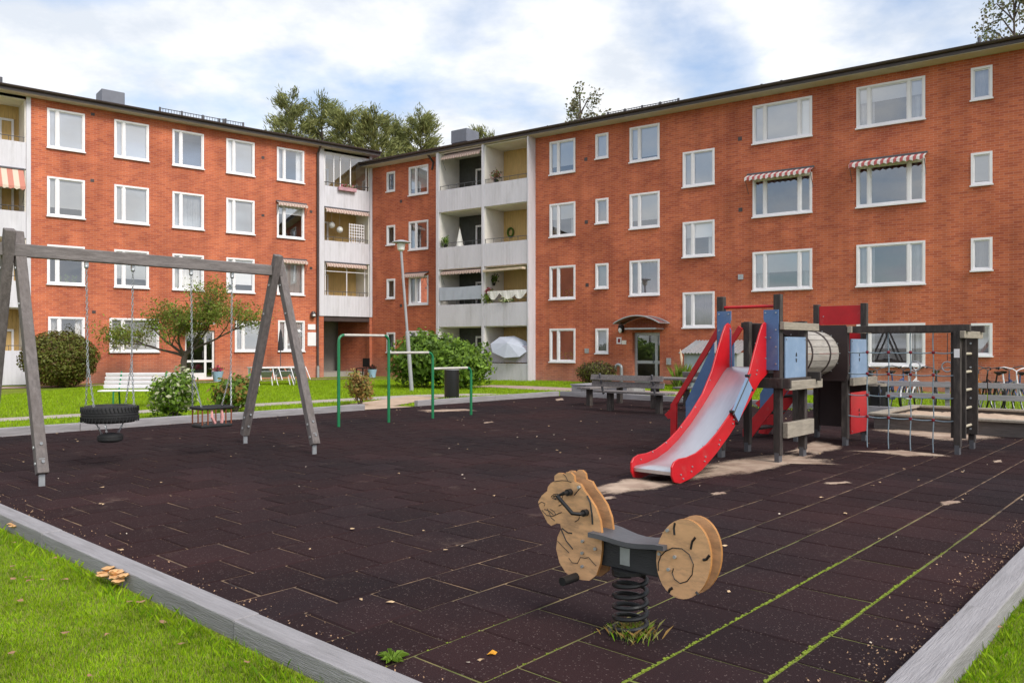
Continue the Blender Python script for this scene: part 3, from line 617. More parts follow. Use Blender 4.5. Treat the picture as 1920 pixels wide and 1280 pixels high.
# dark passage under the corner bay: brick side, lintel, end wall added to block daylight
b = MB(); b.box(LB0-.02, LB1+.1, .05, 1.3, 2.8, 3.04); b.build('passage_lintel', DARKBRN, left)
b = MB(); b.box(LB0-.1, 2.2, 6.0, 6.1, -.3, 3.0); b.box(LB0-.3, 3, .31, 6.2, 2.9, 3.0); b.box(LB0-.12, LB0-.02, .3, 6, -.3, 2.95); b.build('passage_wall_and_light_stop', mat('passage_shade_brown', (.07, .04, .03), .8, .2), left)  # the passage's darkness is put into this wall colour
dp = MB()
xq = lx(594.5); dp.tube([(xq, -.5, LE+.12), (xq, -.3, LE-.1), (xq, -.09, LE-.3), (xq, -.09, .62), (xq+.02, -.12, .5)], .055, 8); dp.build('downpipe', DARKBRN, left, True)
dp = MB(); dp.tube([(xq, -.1, -.05), (xq, -.1, .55)], .075, 8); dp.build('downpipe_foot', GALV, left)
b = MB(); b.box(-2.6, .0, .0, .1, -.3, 2.88); o = b.build('passage_side_wall', BRICK, left); o.rotation_euler = (0, 0, AR-AL)
# small wall fittings
v_ = MB()
for px_, z_ in ((174, 11.18), (173, 8.42), (493, 10.5), (493, 7.75), (493, 5.0), (176, 2.95), (583, 8.2), (583, 5.4)): v_.box(lx(px_)-.07, lx(px_)+.07, -.012, .02, z_-.06, z_+.06)
v_.build('wall_vent', DARKBRN, left)
v_ = MB(); v_.box(lx(577), lx(591), -.03, -.002, 2.35, 2.62); v_.box(lx(576.5), lx(592), -.03, -.002, 1.55, 2.22); v_.build('wall_notice', WHITE, left)
v_ = MB(); v_.lathe([(.09, 0), (.13, .04), (.13, .22), (.08, .3)], (lx(585), -.14, 2.95), 10); v_.box(lx(585)-.04, lx(585)+.04, -.1, -.003, 2.98, 3.2); wl = v_.build('wall_lamp', DARKBRN, left, True)
v_ = MB(); v_.sphere((lx(585), -.2, 3.06), .09, 10, 6); v_.build('lamp_glass', GLOBE, wl, True)
# roof furniture
def roofbox(ro, x, y, z, s=1.15, h=.75):
    b = MB(); b.box(x-s/2, x+s/2, y-.5, y+.5, z+.2, z+.2+h, .03); b.box(x-s/2+.12, x+s/2-.12, y-.4, y+.4, z-.3, z+.2); return b.build('ventilation_hood', GREYMET, ro)
roofbox(lroof, lx(207, 2.0), 2.0, LE+.55, .95, .58)
def snowguard(ro, x0, x1, y, z):
    b = MB(); n = int((x1-x0)/.12)
    for q in (.02, .3): b.tube([(x0, y, z+q), (x1, y, z+q)], .018, 5)
    for i in range(n+1): b.tube([(x0+(x1-x0)*i/n, y, z), (x0+(x1-x0)*i/n, y, z+.32)], .012, 4)
    for i in range(5): x = x0+(x1-x0)*i/4; b.box(x-.04, x+.04, y-.03, y+.03, z-.2, z+.34)
    return b.build('snow_guard', DARKGREY, ro)
snowguard(lroof, lx(300, .6), lx(456, .6), .6, LE+.38)
b = MB()
for px_, h_ in ((2, .4), (411, .35), (423, .4)): b.tube([(lx(px_, .8), .8, LE+.2), (lx(px_, .8), .8, LE+.4+h_)], .05, 8)
b.build('vent_pipe', DARKGREY, lroof)
# ---- right house ------------------------------------------------------------
rx = lambda px, yo=0: WX(AR, px, yo)
RE = 10.86
rw = []
SM = (0.45, 1.5); LG = (0.85, 2.3)
for k in range(4):
    rw.append((rx(1031), rx(1079), LG[0]-.02+STO*k, LG[1]+STO*k, (.33,), ['plants', 'plants', 'half', 'blind'][k]))
    rw.append((rx(1117), rx(1141), 1.22+STO*k, 2.28+STO*k, (), ['curtain', 'curtain', 'curtain', 'blind'][k]))
    if k: rw.append((rx(1181), rx(1237), LG[0]+STO*k, LG[1]+STO*k, (.32,), ['', 'lilac', 'blind', 'blind'][k]))
    if k: rw.append((rx(1411.5), rx(1523), LG[0]+STO*k, LG[1]+STO*k, (.21, .79), ['', 'half', 'dark', 'blind'][k]))
    rw.append((rx(1606), rx(1735), LG[0]+STO*k, LG[1]+STO*k, (.19, .77), ['sides', 'sides', 'dark', 'half'][k]))
    rw.append((rx(1820.5), rx(1861), 1.2+STO*k, 2.26+STO*k, (), ['curtain', 'curtain', 'blind', 'curtain'][k]))
    rw.append((rx(725.5), rx(741), 1.22+STO*k, 2.24+STO*k, (), 'dark' if k else 'curtain'))
    rw.append((rx(767), rx(803.5), LG[0]+STO*k, LG[1]+STO*k, (.36,), ['curtain', 'curtain', 'sides', 'blind'][k]))
for z_, st in ((2.25, 'lilac'), (5.03, 'half'), (7.8, 'blind')): rw.append((rx(1280.5), rx(1340), z_, z_+1.4, (.31,), st))
rdoor = (rx(1186), rx(1237), -.05, 2.08)
BB0, BB1 = rx(818), rx(993)
holes = [(q[0]+.03, q[1]-.03, q[2]+.03, q[3]-.03) for q in rw]+[rdoor, (BB0+.02, BB1-.02, -.3, RE-.02)]
right, rroof = house('apartment_building', 'four-storey red brick house with striped awnings and stacked double balconies, behind the slide', AR, .02, 34, RE, holes, .62)
for q in rw: window(right, *q)
# entrance: aluminium door with side light, curved canopy
a, e, lo, hi = rdoor; d = MB(); mid = a+(e-a)*.8
for s_, t_ in ((a, a+.1), (mid-.06, mid+.06), (e-.05, e)): d.box(s_, t_, .2, .28, lo, hi)
for z_, h_ in ((lo, .16), (lo+.86, .12), (hi-.12, .12)): d.box(a+.1, e-.05, .203, .277, z_, z_+h_)
do = d.build('entrance_door', GALV, right)
g = MB(); g.add([(a+.05, .24, lo), (e-.02, .24, lo), (e-.02, .24, hi), (a+.05, .24, hi)], [(0, 1, 2, 3)]); g.build('pane', GLASS, do)
g = MB(); g.tube([(mid-.12, .16, .85), (mid-.12, .16, 1.25)], .015, 6); g.build('handle', DARKGREY, do)
cx0, cx1 = rx(1152, -.9), rx(1246, -.5); cm = (cx0+cx1)/2; hw = (cx1-cx0)/2
c = MB(); vs = []; n = 16
for i in range(n+1):
    t_ = -1+2*i/n; z_ = 2.44+.3*(1-t_*t_); vs += [(cm+hw*t_, -1.0, z_), (cm+hw*t_, -.02, z_)]
c.add(vs, [(2*i, 2*i+2, 2*i+3, 2*i+1) for i in range(n)])
co_ = c.build('door_canopy', mat('smoked_acrylic', (.16, .07, .07), .2, .1, 3, 0, spec=.6), right, True); m = co_.modifiers.new('s', 'SOLIDIFY'); m.thickness = .012
c = MB()
for yy in (-1.0, -.05): c.tube([(cm+hw*(-1+2*i/n), yy, 2.44+.3*(1-(-1+2*i/n)**2)) for i in range(n+1)], .028, 6)
for t_ in (-1, 0, 1): c.tube([(cm+hw*t_, -1.0, 2.44+.3*(1-t_*t_)), (cm+hw*t_, -.03, 2.44+.3*(1-t_*t_))], .022, 6)
c.box(cm-hw*.62, cm+hw*.75, -.75, -.02, 2.2, 2.26); c.build('canopy_frame', GALV, co_)
v_ = MB(); v_.lathe([(.07, 0), (.12, .03), (.13, .3), (.06, .36)], (rx(1168), -.16, 2.08), 10); wl = v_.build('wall_lamp', BLACK, right, True)
v_ = MB(); v_.sphere((rx(1168), -.25, 2.18), .1, 10, 6, (.8, .6, 1.2)); v_.build('lamp_glass', GLOBE, wl, True)
v_ = MB(); v_.box(rx(1156.5), rx(1165.5), -.025, -.002, 1.62, 1.9); no_ = v_.build('house_number_plate', WHITE, right)
v_ = MB(); v_.box(rx(1159), rx(1163.5), -.028, -.0255, 1.68, 1.84); v_.build('number', REDP, no_)
v_ = MB(); v_.box(rx(1166.5), rx(1174.5), -.025, -.002, 1.6, 1.77); v_.build('wall_notice', CREAM, right)
v_ = MB(); v_.box(rx(1250), rx(1258.5), -.04, -.002, .78, 1.05); v_.build('meter_box', GALV, right)
v_ = MB()
for px_, z_ in ((1098.5, 9.55), (1099.5, 6.85), (1101, 4.15), (1387.5, 9.4), (1388.5, 6.7), (752, 8.9), (752, 3.6)): v_.box(rx(px_)-.075, rx(px_)+.075, -.012, .02, z_-.075, z_+.075)
v_.build('wall_vent', DARKBRN, right)
v_ = MB()
for px_, z_ in ((1100.5, 1.33), (1389, 4.15)): v_.box(rx(px_)-.1, rx(px_)+.1, -.03, -.002, z_-.1, z_+.1)
v_.build('vent_cover', GALV, right)
# goose-neck pipe by the door
v_ = MB(); xq = rx(1169); v_.tube([(xq, -.18, -.1), (xq, -.18, .62)]+[(xq-.14+.14*math.cos(t), -.18, .62+.14*math.sin(t)) for t in [math.pi*i/8 for i in range(1, 9)]]+[(xq-.28, -.18, .5)], .07, 10); v_.build('vent_pipe', GALV, right, True)
# double balcony stack, standing proud of the wall
YF, YB = -.55, .95
bxm = rx(905, YF)
RLV = [(7.95, 9.0, 10.78), (5.2, 6.25, 7.92), (2.45, 3.5, 5.17), (-.2, .75, 2.42)]
B0, B1 = rx(818, YF), rx(990, YF)
for zb, zp, zc in RLV:
    balcony(right, B0+.16, bxm-.06, zb, zp, zc, YF, YB, back=mat('dark_board', (.06, .06, .055), .7, .2), door=(.42, .99))
    balcony(right, bxm+.06, B1-.04, zb, zp, zc, YF, YB, door=(.72, 1.0))
b = MB()
for x0_, x1_ in ((B0, B0+.157), (bxm-.058, bxm+.058), (B1-.037, B1+.03)): b.box(x0_, x1_, YF-.02, YF+.1, -.2, RE-.022)
b.box(B1-.037, B1+.03, YF+.1, .0, -.2, RE-.022); b.box(B0, B0+.1, YF+.1, .0, -.2, RE-.022); b.build('bay_pillar', PANEL, right)
awning(right, B0+.35, bxm-.15, 10.75, AWN_BEI, .35, .2, YF+.3); awning(right, B0+.3, bxm-.1, 5.15, AWN_BEI, .3, .1, YF+.25)
b = MB(); b.beam((bxm+.12, YF+.0, 4.98), (B1-.15, YF-.1, 5.0), .3, .1); b.build('rolled_awning', FABRICB, right)
for k in (2,):
    awning(right, rx(1403), rx(1526), 2.3+.16+STO*k, AWN_RED, .45, .16); awning(right, rx(1597), rx(1738), 2.3+.16+STO*k, AWN_RED, .45, .16)
awning(right, rx(762), rx(804), 2.3+.14+STO, AWN_BEI, .35, .12)
for px_, yy in ((1002, -.1), (815, -.1)):
    xq = rx(px_); dp = MB(); dp.tube([(xq, -.62, RE+.12), (xq, -.4, RE-.08), (xq, -.1, RE-.3)]+([(xq, -.1, .1)] if px_ == 1002 else [(xq+.1, -.3, RE-.7)]), .055, 8); dp.build('downpipe', DARKBRN, right, True)
roofbox(rroof, rx(872, 1.2), 1.2, RE+.5, 1.0, .65)
snowguard(rroof, rx(1140, .5), rx(1272, .5), .5, RE+.36)
b = MB()
for px_, h_ in ((1428, .3), (1465, .3), (1836, .45), (849, .25)): b.tube([(rx(px_, .8), .8, RE+.2), (rx(px_, .8), .8, RE+.42+h_)], .05, 8)
b.build('vent_pipe', DARKGREY, rroof)
# unseen block added to close the wedge between the two houses against light leaks
t_ = MB(); A_ = Vector((0, 0, 0)); yl = Vector((-math.sin(AL), math.cos(AL), 0)); yr = Vector((-math.sin(AR), math.cos(AR), 0))
P_ = [yl*2+yr*2, yl*10.2, (yl+yr)*9, yr*10.2]
t_.add([(p.x, p.y, z) for z in (-.3, RE+.2) for p in P_], [(0, 1, 2, 3), (4, 5, 6, 7), (0, 1, 5, 4), (1, 2, 6, 5), (2, 3, 7, 6), (3, 0, 4, 7)])
o = t_.build('wedge_filler', BRICK); o.location = (CO.x, CO.y, 0); tag(o, 'plain brick filler block added in the angle behind the two houses', 'filler block')
# ================================================================ PLAYGROUND EQUIPMENT  (local frame: x = R, y = V)
def pgthing(name, label, cat, x, y, group=None): p = PG(x, y); return thing(name, label, cat, p, PGZ, group)
def bolts(b, pts, r, n):
    n = Vector(n)
    for p in pts:
        p = Vector(p); b.tube([p, p+n*.012], r, 8)
# ---- swing frame
sw = pgthing('swing_frame', 'weathered grey timber swing frame with two crossed leg pairs', 'swing frame', 3.0, 9.5)
SWL = 3.45; ZB = 2.62
leg0 = WOODLEG
for x_, lean in ((0, -1), (SWL, 1)):
    for s_ in (0, 1):
        foot = Vector((x_, 0 if s_ == 0 else 1.9, .13)); top = Vector((x_+(.075 if s_ == 0 else -.075), .95+(.3 if s_ == 0 else -.3)*.42, ZB+.22))
        b = MB(); b.beam(foot, top, .105, .115, (1, 0, 0), .01); lo_ = b.build('leg', leg0, sw)
        d_ = (top-foot).normalized(); ft = MB(); ft.box(x_-.03, x_+.03, foot.y-.012+(.02 if s_ == 0 else -.02), foot.y+.012+(.02 if s_ == 0 else -.02), -.02, .3); ft.build('foot_plate', GALV, lo_)
        bb = MB(); bolts(bb, [foot+d_*q+Vector((-.055, 0, 0)) for q in (.12, .3, 2.0, 2.45)], .017, (-1, 0, 0)); bolts(bb, [foot+d_*q+Vector((0, -.062 if s_ == 0 else -.062, 0)) for q in (.15, .35)], .017, (0, -1, 0)); bb.build('bolt', GALV, lo_)
        st = MB(); q = foot+d_*.22; st.beam(q-d_*.14+Vector((-.0545, -.0, 0)), q+d_*.14+Vector((-.0545, 0, 0)), .055, .003, (1, 0, 0)); st.build('sticker', WHITE, lo_)
b = MB(); b.beam((-.3, .95, ZB), (SWL+.06, .95, ZB), .1, .15, (0, 0, 1), .012); b.build('beam', WOODG, sw)
def chain(b, a, c, link=.05, r=.0045):
    a = Vector(a); c = Vector(c); L = (c-a).length; n = max(2, int(L/(link*.8))); d = (c-a)/L
    u = d.cross(Vector((1, 0, 0))).normalized(); v_ = d.cross(u)
    for i in range(n):
        m = a+d*(L*(i+.5)/n); q = u if i % 2 else v_; h = link*.5; ww = link*.24
        b.tube([m+d*h*math.cos(t)+q*ww*math.sin(t) for t in [2*math.pi*k/8 for k in range(8)]], r, 4, closed=True)
def hang(xs, name, label, cat):
    t = pgthing(name, label, cat, 3.0, 9.5); h = MB()
    for x_ in xs: h = MB(); h.box(x_-.02, x_+.02, .93, .97, ZB-.13, ZB-.075); h.sphere((x_, .95, ZB-.135), .028, 8, 6); h.build('hanger', GALV, t, True)
    return t
def chains(t, segs):
    for a, c, l in segs: b = MB(); chain(b, a, c, l); b.build('chain', GALV, t)
# tyre swing with a little tyre under it
ts = hang((.79, 1.35), 'tyre_swing', 'black car tyre swing on two chains with a small tyre hung beneath', 'swing')
cx, zt = 1.07, .66
def tyre(b, c, Ro, Ri, hw):
    prof = [(Ri, -hw*.7), (Ri+.02, -hw), (Ro-.05, -hw), (Ro-.012, -hw*.75), (Ro, -hw*.4), (Ro, hw*.4), (Ro-.012, hw*.75), (Ro-.05, hw), (Ri+.02, hw), (Ri, hw*.7), (Ri+.03, 0)]
    n = 40; vs = []
    for r_, z in prof:
        for j in range(n): t = 2*math.pi*j/n; vs.append((c[0]+r_*math.cos(t), c[1]+r_*math.sin(t), c[2]+z))
    k = len(prof); b.add(vs, [(i*n+j, i*n+(j+1) % n, ((i+1) % k)*n+(j+1) % n, ((i+1) % k)*n+j) for i in range(k) for j in range(n)])
b = MB(); tyre(b, (cx, .95, zt), .325, .19, .105); ty = b.build('tyre', RUBBER, ts, True, 30)
b = MB()
for i in range(46):
    for zz, tw in ((-.062, .05), (.062, -.05)):
        t0 = 2*math.pi*i/46; pts = [(cx+.3285*math.cos(t0+tw*q), .95+.3285*math.sin(t0+tw*q), zt+zz+.03*(q-.5)*2) for q in (0, .5, 1)]
        b.tube(pts, .0065, 4)
for zz in (-.03, 0, .03): b.tube([(cx+.327*math.cos(2*math.pi*j/40), .95+.327*math.sin(2*math.pi*j/40), zt+zz) for j in range(40)], .005, 4, closed=True)
b.build('tread', RUBBER, ty)
b = MB(); tyre(b, (cx, .95, .36), .15, .06, .055); b.build('small_tyre', RUBBER, ts, True, 30)
for x_, sg in ((.79, -1), (1.35, 1)):
    k_ = Vector((x_+.015*-sg, .95, 1.3)); chains(ts, [((x_, .95, ZB-.15), k_, .05)]+[(k_, (cx+sg*.24, .95+yy, zt+.1), .045) for yy in (-.13, .13)])
chains(ts, [((cx+sx*.17, .95+sy*.17, zt-.1), (cx+sx*.1, .95+sy*.1, .41), .04) for sx, sy in ((-1, 0), (1, 0), (0, 1))])
# toddler seat
sb = hang((2.12, 2.72), 'toddler_swing', 'black toddler bucket swing seat with brown bars on chains', 'swing')
cx = 2.42; zs = .42
b = MB(); b.box(cx-.23, cx+.23, .8, 1.1, zs-.025, zs+.025, .02); b.build('seat', RUBBER, sb)
b = MB(); ring = [(cx+.23*sx, .95+.15*sy, zs+.245) for sx, sy in ((-1, -1), (-.3, -1.12), (.3, -1.12), (1, -1), (1.05, 0), (1, 1), (.3, 1.12), (-.3, 1.12), (-1, 1), (-1.05, 0))]; b.tube(ring, .022, 8, closed=True); b.build('guard_ring', RUBBER, sb, True)
for p in ((-.21, -.14), (-.13, -.14), (.13, -.14), (.21, -.14), (-.21, .14), (-.13, .14), (.13, .14), (.21, .14)):
    b = MB(); b.tube([(cx+p[0], .95+p[1], zs+.02), (cx+p[0], .95+p[1], zs+.24)], .011, 6); b.build('guard_bar', mat('brown_plastic', (.2, .06, .03), .5, .2), sb)
for p in (-.07, .07):
    b = MB(); b.tube([(cx+p, .82, zs+.24), (cx+p*1.1, .8, zs+.12), (cx+p*.7+.03, .83, zs+.035)], [.016, .02, .022], 6); b.build('strap', mat('pink_cloth', (.7, .33, .32), .8, .2), sb, True)
for x_, sg in ((2.12, -1), (2.72, 1)):
    k_ = Vector((x_-.02*sg, .95, 1.15)); chains(sb, [((x_, .95, ZB-.15), k_, .05)]+[(k_, (cx+sg*.215, .95+yy, zs+.26), .04) for yy in (-.13, .13)])
# ---- green somersault bars
gb = pgthing('climbing_bars', 'three stepped green steel tumbling bars with worn pale crossbars', 'climbing bars', 8.95, 12.42)
zs_ = (1.72, 1.38, 1.04); xs_ = (0, 1.2, 2.38, 3.52)
for i in range(4):
    zt = zs_[max(i-1, 0)] if i else zs_[0]
    top = zt-(.12 if i in (0, 3, 1, 2) else 0)
    b = MB(); b.tube([(xs_[i], 0, -.05), (xs_[i], 0, top)], .03, 10); b.build('post', GREEN, gb, True)
for i in range(3):
    b = MB(); z_ = zs_[i]; x0_, x1_ = xs_[i], xs_[i+1]; r_ = .12
    arc0 = [(x0_+r_-r_*math.cos(t), 0, z_-r_+r_*math.sin(t)) for t in [math.pi/2*k/6 for k in range(7)]] if i == 0 else [(x0_+.02, 0, z_)]
    arc1 = [(x1_-r_+r_*math.sin(t), 0, z_-r_+r_*math.cos(t)) for t in [math.pi/2*k/6 for k in range(7)]]
    b.tube(arc0, .0262, 10); b.cur = 0; b.tube(arc1, .0262, 10); b.cur = 1
    b.tube([arc0[-1], arc1[0]], .026, 10)
    b.build('crossbar', [GREEN, mat('worn_steel', (.5, .47, .42), .5, .2, 6, .1)], gb, True)
# ---- spring rider (cat / lion)
RB = PG(*[0, 0]); rb0 = G(1182, 1187)
rX = rb0.x*math.sin(TH)+rb0.y*math.cos(TH); rY = -rb0.x*math.cos(TH)+rb0.y*math.sin(TH)
sr = pgthing('spring_rider', 'plywood lion spring rider with black seat on a coil spring', 'spring rider', rX, rY)
def rl(zx, zy, xo):
    """point of the side plate at local x = xo seen at a place in the survey close-up"""
    px_, py_ = 980+zx/3.555, 860+zy/3.555; d_ = Vector(((px_-960)/F, 1, -(py_-HZ)/F))
    # plane: local x = xo
    n_ = Vector((math.sin(TH), math.cos(TH), 0)); t = (rX+xo)/(d_.dot(n_)); p = d_*t; yy = -p.x*math.cos(TH)+p.y*math.sin(TH)-rY
    return (yy, EYE+p.z)
head = [(212, 148), (212, 112), (236, 93), (262, 95), (276, 108), (290, 88), (318, 90), (340, 112), (346, 152), (385, 168), (408, 212), (445, 262), (485, 325), (515, 410), (527, 500), (527, 610), (515, 700), (490, 775), (445, 810), (395, 806), (330, 790), (285, 755), (245, 690), (223, 600), (232, 520), (256, 465), (250, 432), (228, 428), (190, 445), (165, 425), (138, 372), (112, 322), (103, 285), (128, 242), (163, 214), (168, 185), (188, 160)]
disc = [(1072+182*math.cos(t)*1.0, 667+267*math.sin(t)) for t in [2*math.pi*k/36 for k in range(36)]]
XO = -.075
for nm, poly in (('head_plate', head), ('tail_plate', disc)):
    P2 = [rl(x_, y_, XO) for x_, y_ in poly]
    for k_, xo in enumerate((XO, .03)):
        b = MB(); b.prism(P2, (xo, 0, 0), (0, 1, 0), (0, 0, 1), (1, 0, 0), .017)
        po = b.build(nm, [PLY, PLYEDGE], sr)
        for p_ in po.data.polygons:
            if abs(p_.normal.x) < .5: p_.material_index = 1
        if k_ == 0:
            e_ = MB()
            def line(pts, r_=.0022):
                q = [(xo-.0006, *rl(x_, y_, xo)) for x_, y_ in pts]; e_.tube(q, r_, 4)
            if nm == 'head_plate':
                line([(190, 252), (208, 235), (235, 232), (252, 250), (240, 272), (212, 268), (195, 256)]); line([(205, 250), (220, 242), (232, 254), (220, 264), (206, 252)], .003)
                line([(240, 285), (262, 262), (268, 245)]); line([(108, 300), (125, 285), (150, 296), (146, 312)]); line([(128, 340), (160, 375), (200, 382), (240, 362), (262, 355)]); line([(145, 335), (175, 345), (205, 372)]); line([(165, 330), (190, 390), (215, 412)]); line([(185, 335), (210, 350), (222, 372)])
                line([(255, 465), (290, 545), (335, 600)], .004); line([(232, 545), (265, 580), (310, 625)]); line([(262, 462), (300, 490), (330, 495)], .004); line([(308, 660), (330, 690), (365, 695), (385, 655), (415, 660), (440, 655), (470, 690), (492, 712)]); line([(212, 150), (260, 143), (300, 146), (325, 155)]); line([(270, 98), (290, 120), (300, 146)])
                line([(348, 418), (372, 405), (380, 385)]); line([(240, 312), (262, 302), (270, 280)]); line([(430, 245), (450, 290), (462, 370), (466, 435)], .006); line([(345, 240), (365, 215), (385, 190)], .003)
            else:
                c0 = (1030, 715)
                line([(905, 745), (905, 690), (922, 645), (950, 615), (1000, 592), (1060, 597), (1110, 635), (1138, 700), (1130, 770), (1095, 815), (1050, 828), (1012, 800), (997, 760), (1005, 728)], .0028)
                line([(1015, 425), (1008, 460), (1012, 505)], .006); line([(1152, 522), (1130, 550), (1120, 600)], .006); line([(1246, 640), (1225, 668), (1203, 672)], .007); line([(1000, 858), (980, 870), (974, 888)], .007); line([(1155, 885), (1172, 905)], .007)
            e_.build('engraving', BLACK, po)
            bb = MB(); bp = [(403, 546), (487, 597), (401, 625), (401, 714), (378, 188)] if nm == 'head_plate' else [(968, 474), (914, 630), (1017, 651), (975, 734)]
            bolts(bb, [(xo, *rl(x_, y_, xo)) for x_, y_ in bp], .0085, (-1, 0, 0)); bb.build('bolt', GALV, po)
yh0, _ = rl(452, 505, -.1); yh1, _ = rl(945, 580, -.1)
zst = rl(480, 500, XO)[1]
b = MB(); vs = []
for i in range(9):
    t = i/8; yy = yh0+(yh1-yh0)*t; hw_ = .125-.035*math.sin(math.pi*t*.9); zz = zst+.012*math.cos(t*6.28)+.004
    vs += [(-hw_, yy, zz), (hw_, yy, zz), (hw_, yy, zz-.025), (-hw_, yy, zz-.025)]
fs = [(4*i+k, 4*i+(k+1) % 4, 4*i+4+(k+1) % 4, 4*i+4+k) for i in range(8) for k in range(4)]+[(0, 1, 2, 3), (32, 33, 34, 35)]
b.add(vs, fs); b.build('seat', mat('dark_seat_board', (.085, .085, .095), .45, .2, 4, .1), sr)
b = MB(); b.box(-.05, .025, yh1-.03, yh0+.06, zst-.165, zst-.03, .006); bo = b.build('body_beam', mat('black_beam', (.03, .03, .033), .55, .3, 4, .2, stretch=(4, 1, 4)), sr)
pq = rl(682, 650, -.0515); b = MB(); b.box(-.0535, -.0503, pq[0]-.03, pq[0]+.03, pq[1]-.045, pq[1]+.045); b.build('maker_plate', GALV, bo)
b = MB(); ZT = zst-.17; n = 150; b.tube([(.085*math.cos(2*math.pi*5.6*i/n), .085*math.sin(2*math.pi*5.6*i/n), .01+(ZT-.02)*i/n) for i in range(n+1)], .0125, 8); b.build('spring', BLACK, sr, True)
for pr in ([(.1, ZT-.012), (.1, ZT+.006)], [(.12, -.01), (.12, .012)]): b = MB(); b.lathe(pr, (0, 0, 0), 16); b.build('spring_clamp', BLACK, sr)
# handles and foot pegs, on both sides
for sd_, xo in ((-1, XO), (1, .05)):
    p0 = rl(318, 220, XO); p1 = rl(425, 356, XO)
    b = MB(); b.tube([(xo, *p0), (xo+sd_*.06, *p0), (xo+sd_*.085, p0[0]+.025, p0[1]-.012), (xo+sd_*.085, p1[0]+.03, p1[1]+.004), (xo+sd_*.06, *p1), (xo, *p1)], .011, 8)
    for p in (p0, p1): b.tube([(xo, *p), (xo+sd_*.03, *p)], .019, 10)
    b.build('handle', BLACK, sr, True)
    p = rl(355, 785, XO); b = MB(); b.tube([(xo, *p), (xo+sd_*.12, *p)], .024, 10); b.build('foot_peg', BLACK, sr, True)
# ---- play tower with slide, tunnel, net and ladder
tw = pgthing('play_tower', 'wooden play tower set with red slide, log tunnel, climbing net and ladder', 'play structure', 9.98, 4.33)
W1 = .8; X2 = 2.44; W2 = .85; D2 = .76; DK = 1.16
def post(x, y, zt, m=WOODD, w=.095):
    b = MB(); b.box(x-w/2, x+w/2, y-w/2, y+w/2, .1, zt, .008); o = b.build('post', m, tw)
    f = MB(); f.box(x-w/2-.004, x+w/2+.004, y-.03, y+.03, -.02, .13); f.build('foot_plate', DARKGREY, o); return o
for x_, y_, zt in ((0, 0, 2.18), (0, W1, 2.18), (W1, 0, 1.85), (W1, W1, 1.86), (X2, 0, 1.78), (X2, D2, 1.9), (X2+W2, 0, 2.2), (X2+W2, D2, 2.2)): post(x_, y_, zt)
# decks: planks one by one
def deck(x0, x1, y0, y1, z, n=6):
    for i in range(n):
        b = MB(); s = (x1-x0)/n; b.box(x0+i*s+.004, x0+(i+1)*s-.004, y0, y1, z-.035, z, .004); b.build('deck_plank', WOODD, tw)
deck(.05, W1-.05, -.03, W1+.03, DK); deck(X2+.05, X2+W2-.05, -.03, D2+.03, DK)
def rail(a, c, w, h, m=WOODD, name='beam', bev=.006):
    b = MB(); b.beam(a, c, w, h, (0, 0, 1), bev); return b.build(name, m, tw)
for y_ in (-.075, W1+.075): rail((-.12, y_, DK-.13), (W1+.1, y_, DK-.13), .05, .13)
rail((-.075, -.2, DK-.13), (-.075, W1+.15, DK-.13), .05, .13); rail((W1+.075, -.22, DK-.06), (W1+.075, W1+.15, DK-.06), .05, .12)
rail((-.06, -.075, 1.77), (W1+.32, -.075, 1.77), .06, .1, WOODL); rail((-.02, -.13, 1.0), (W1+.3, -.13, 1.0), .06, .12, WOODL); rail((.02, -.085, .42), (W1+.1, -.085, .42), .07, .2, WOODL)
rail((X2-.1, -.09, 1.76), (X2+W2+.22, -.09, 1.76), .06, .1, WOODL); rail((X2-.05, -.11, .97), (X2+W2+.2, -.11, .97), .06, .12, WOODL)
rail((W1, W1+.08, 1.8), (X2, D2+.1, 1.8), .05, .1); rail((X2+W2+.07, -.1, DK-.1), (X2+W2+.07, D2+.1, DK-.1), .05, .12)
# red grab bar between the front posts
b = MB(); b.tube([(0, .04, 2.03), (0, W1-.04, 2.03)], .02, 10); b.build('grab_bar', RED, tw, True)
def panel(poly, o, u, v_, n_, m, name='panel', th=.018, slot=None, bol=()):
    b = MB(); b.prism(poly, o, u, v_, n_, th); po = b.build(name, m, tw)
    if slot:
        s = MB(); o_ = Vector(o); u_ = Vector(u); w_ = Vector(v_); nn_ = Vector(n_); c = o_+u_*slot[0]+w_*slot[1]-nn_*.0015
        for sy in (-1, 1):
            s.prism([(-.022, sy*.012), (-.016, sy*.05), (0, sy*.068), (.016, sy*.05), (.022, sy*.012), (.008, sy*.012), (.006, sy*.035), (-.006, sy*.035), (-.008, sy*.012)], c, u_, w_, -nn_, .002)
        s.build('cut_out', BLACK, po)
    if bol:
        s = MB(); bolts(s, [Vector(o)+Vector(u)*a+Vector(v_)*c-Vector(n_)*.001 for a, c in bol], .009, -Vector(n_)); s.build('bolt', GALV, po)
    return po
rect = lambda a, c, e, f_: [(a, e), (c, e), (c, f_), (a, f_)]
# blue cheeks beside the slide entrance (front face, normal -x)
curl = [(0, 1.2), (.2, 1.2), (.2, 1.72), (.17, 1.78), (.2, 1.86), (.2, 1.98), (0, 1.98)]
panel(curl, (-.066, -.03, 0), (0, 1, 0), (0, 0, 1), (1, 0, 0), BLUE, bol=[(.03, 1.94), (.17, 1.94), (.03, 1.72), (.03, 1.5), (.1, 1.62), (.03, 1.28)])
panel([(-a, c) for a, c in curl], (-.066, W1+.03, 0), (0, 1, 0), (0, 0, 1), (1, 0, 0), BLUE, bol=[(-.03, 1.94), (-.17, 1.94), (-.03, 1.72), (-.03, 1.5)])
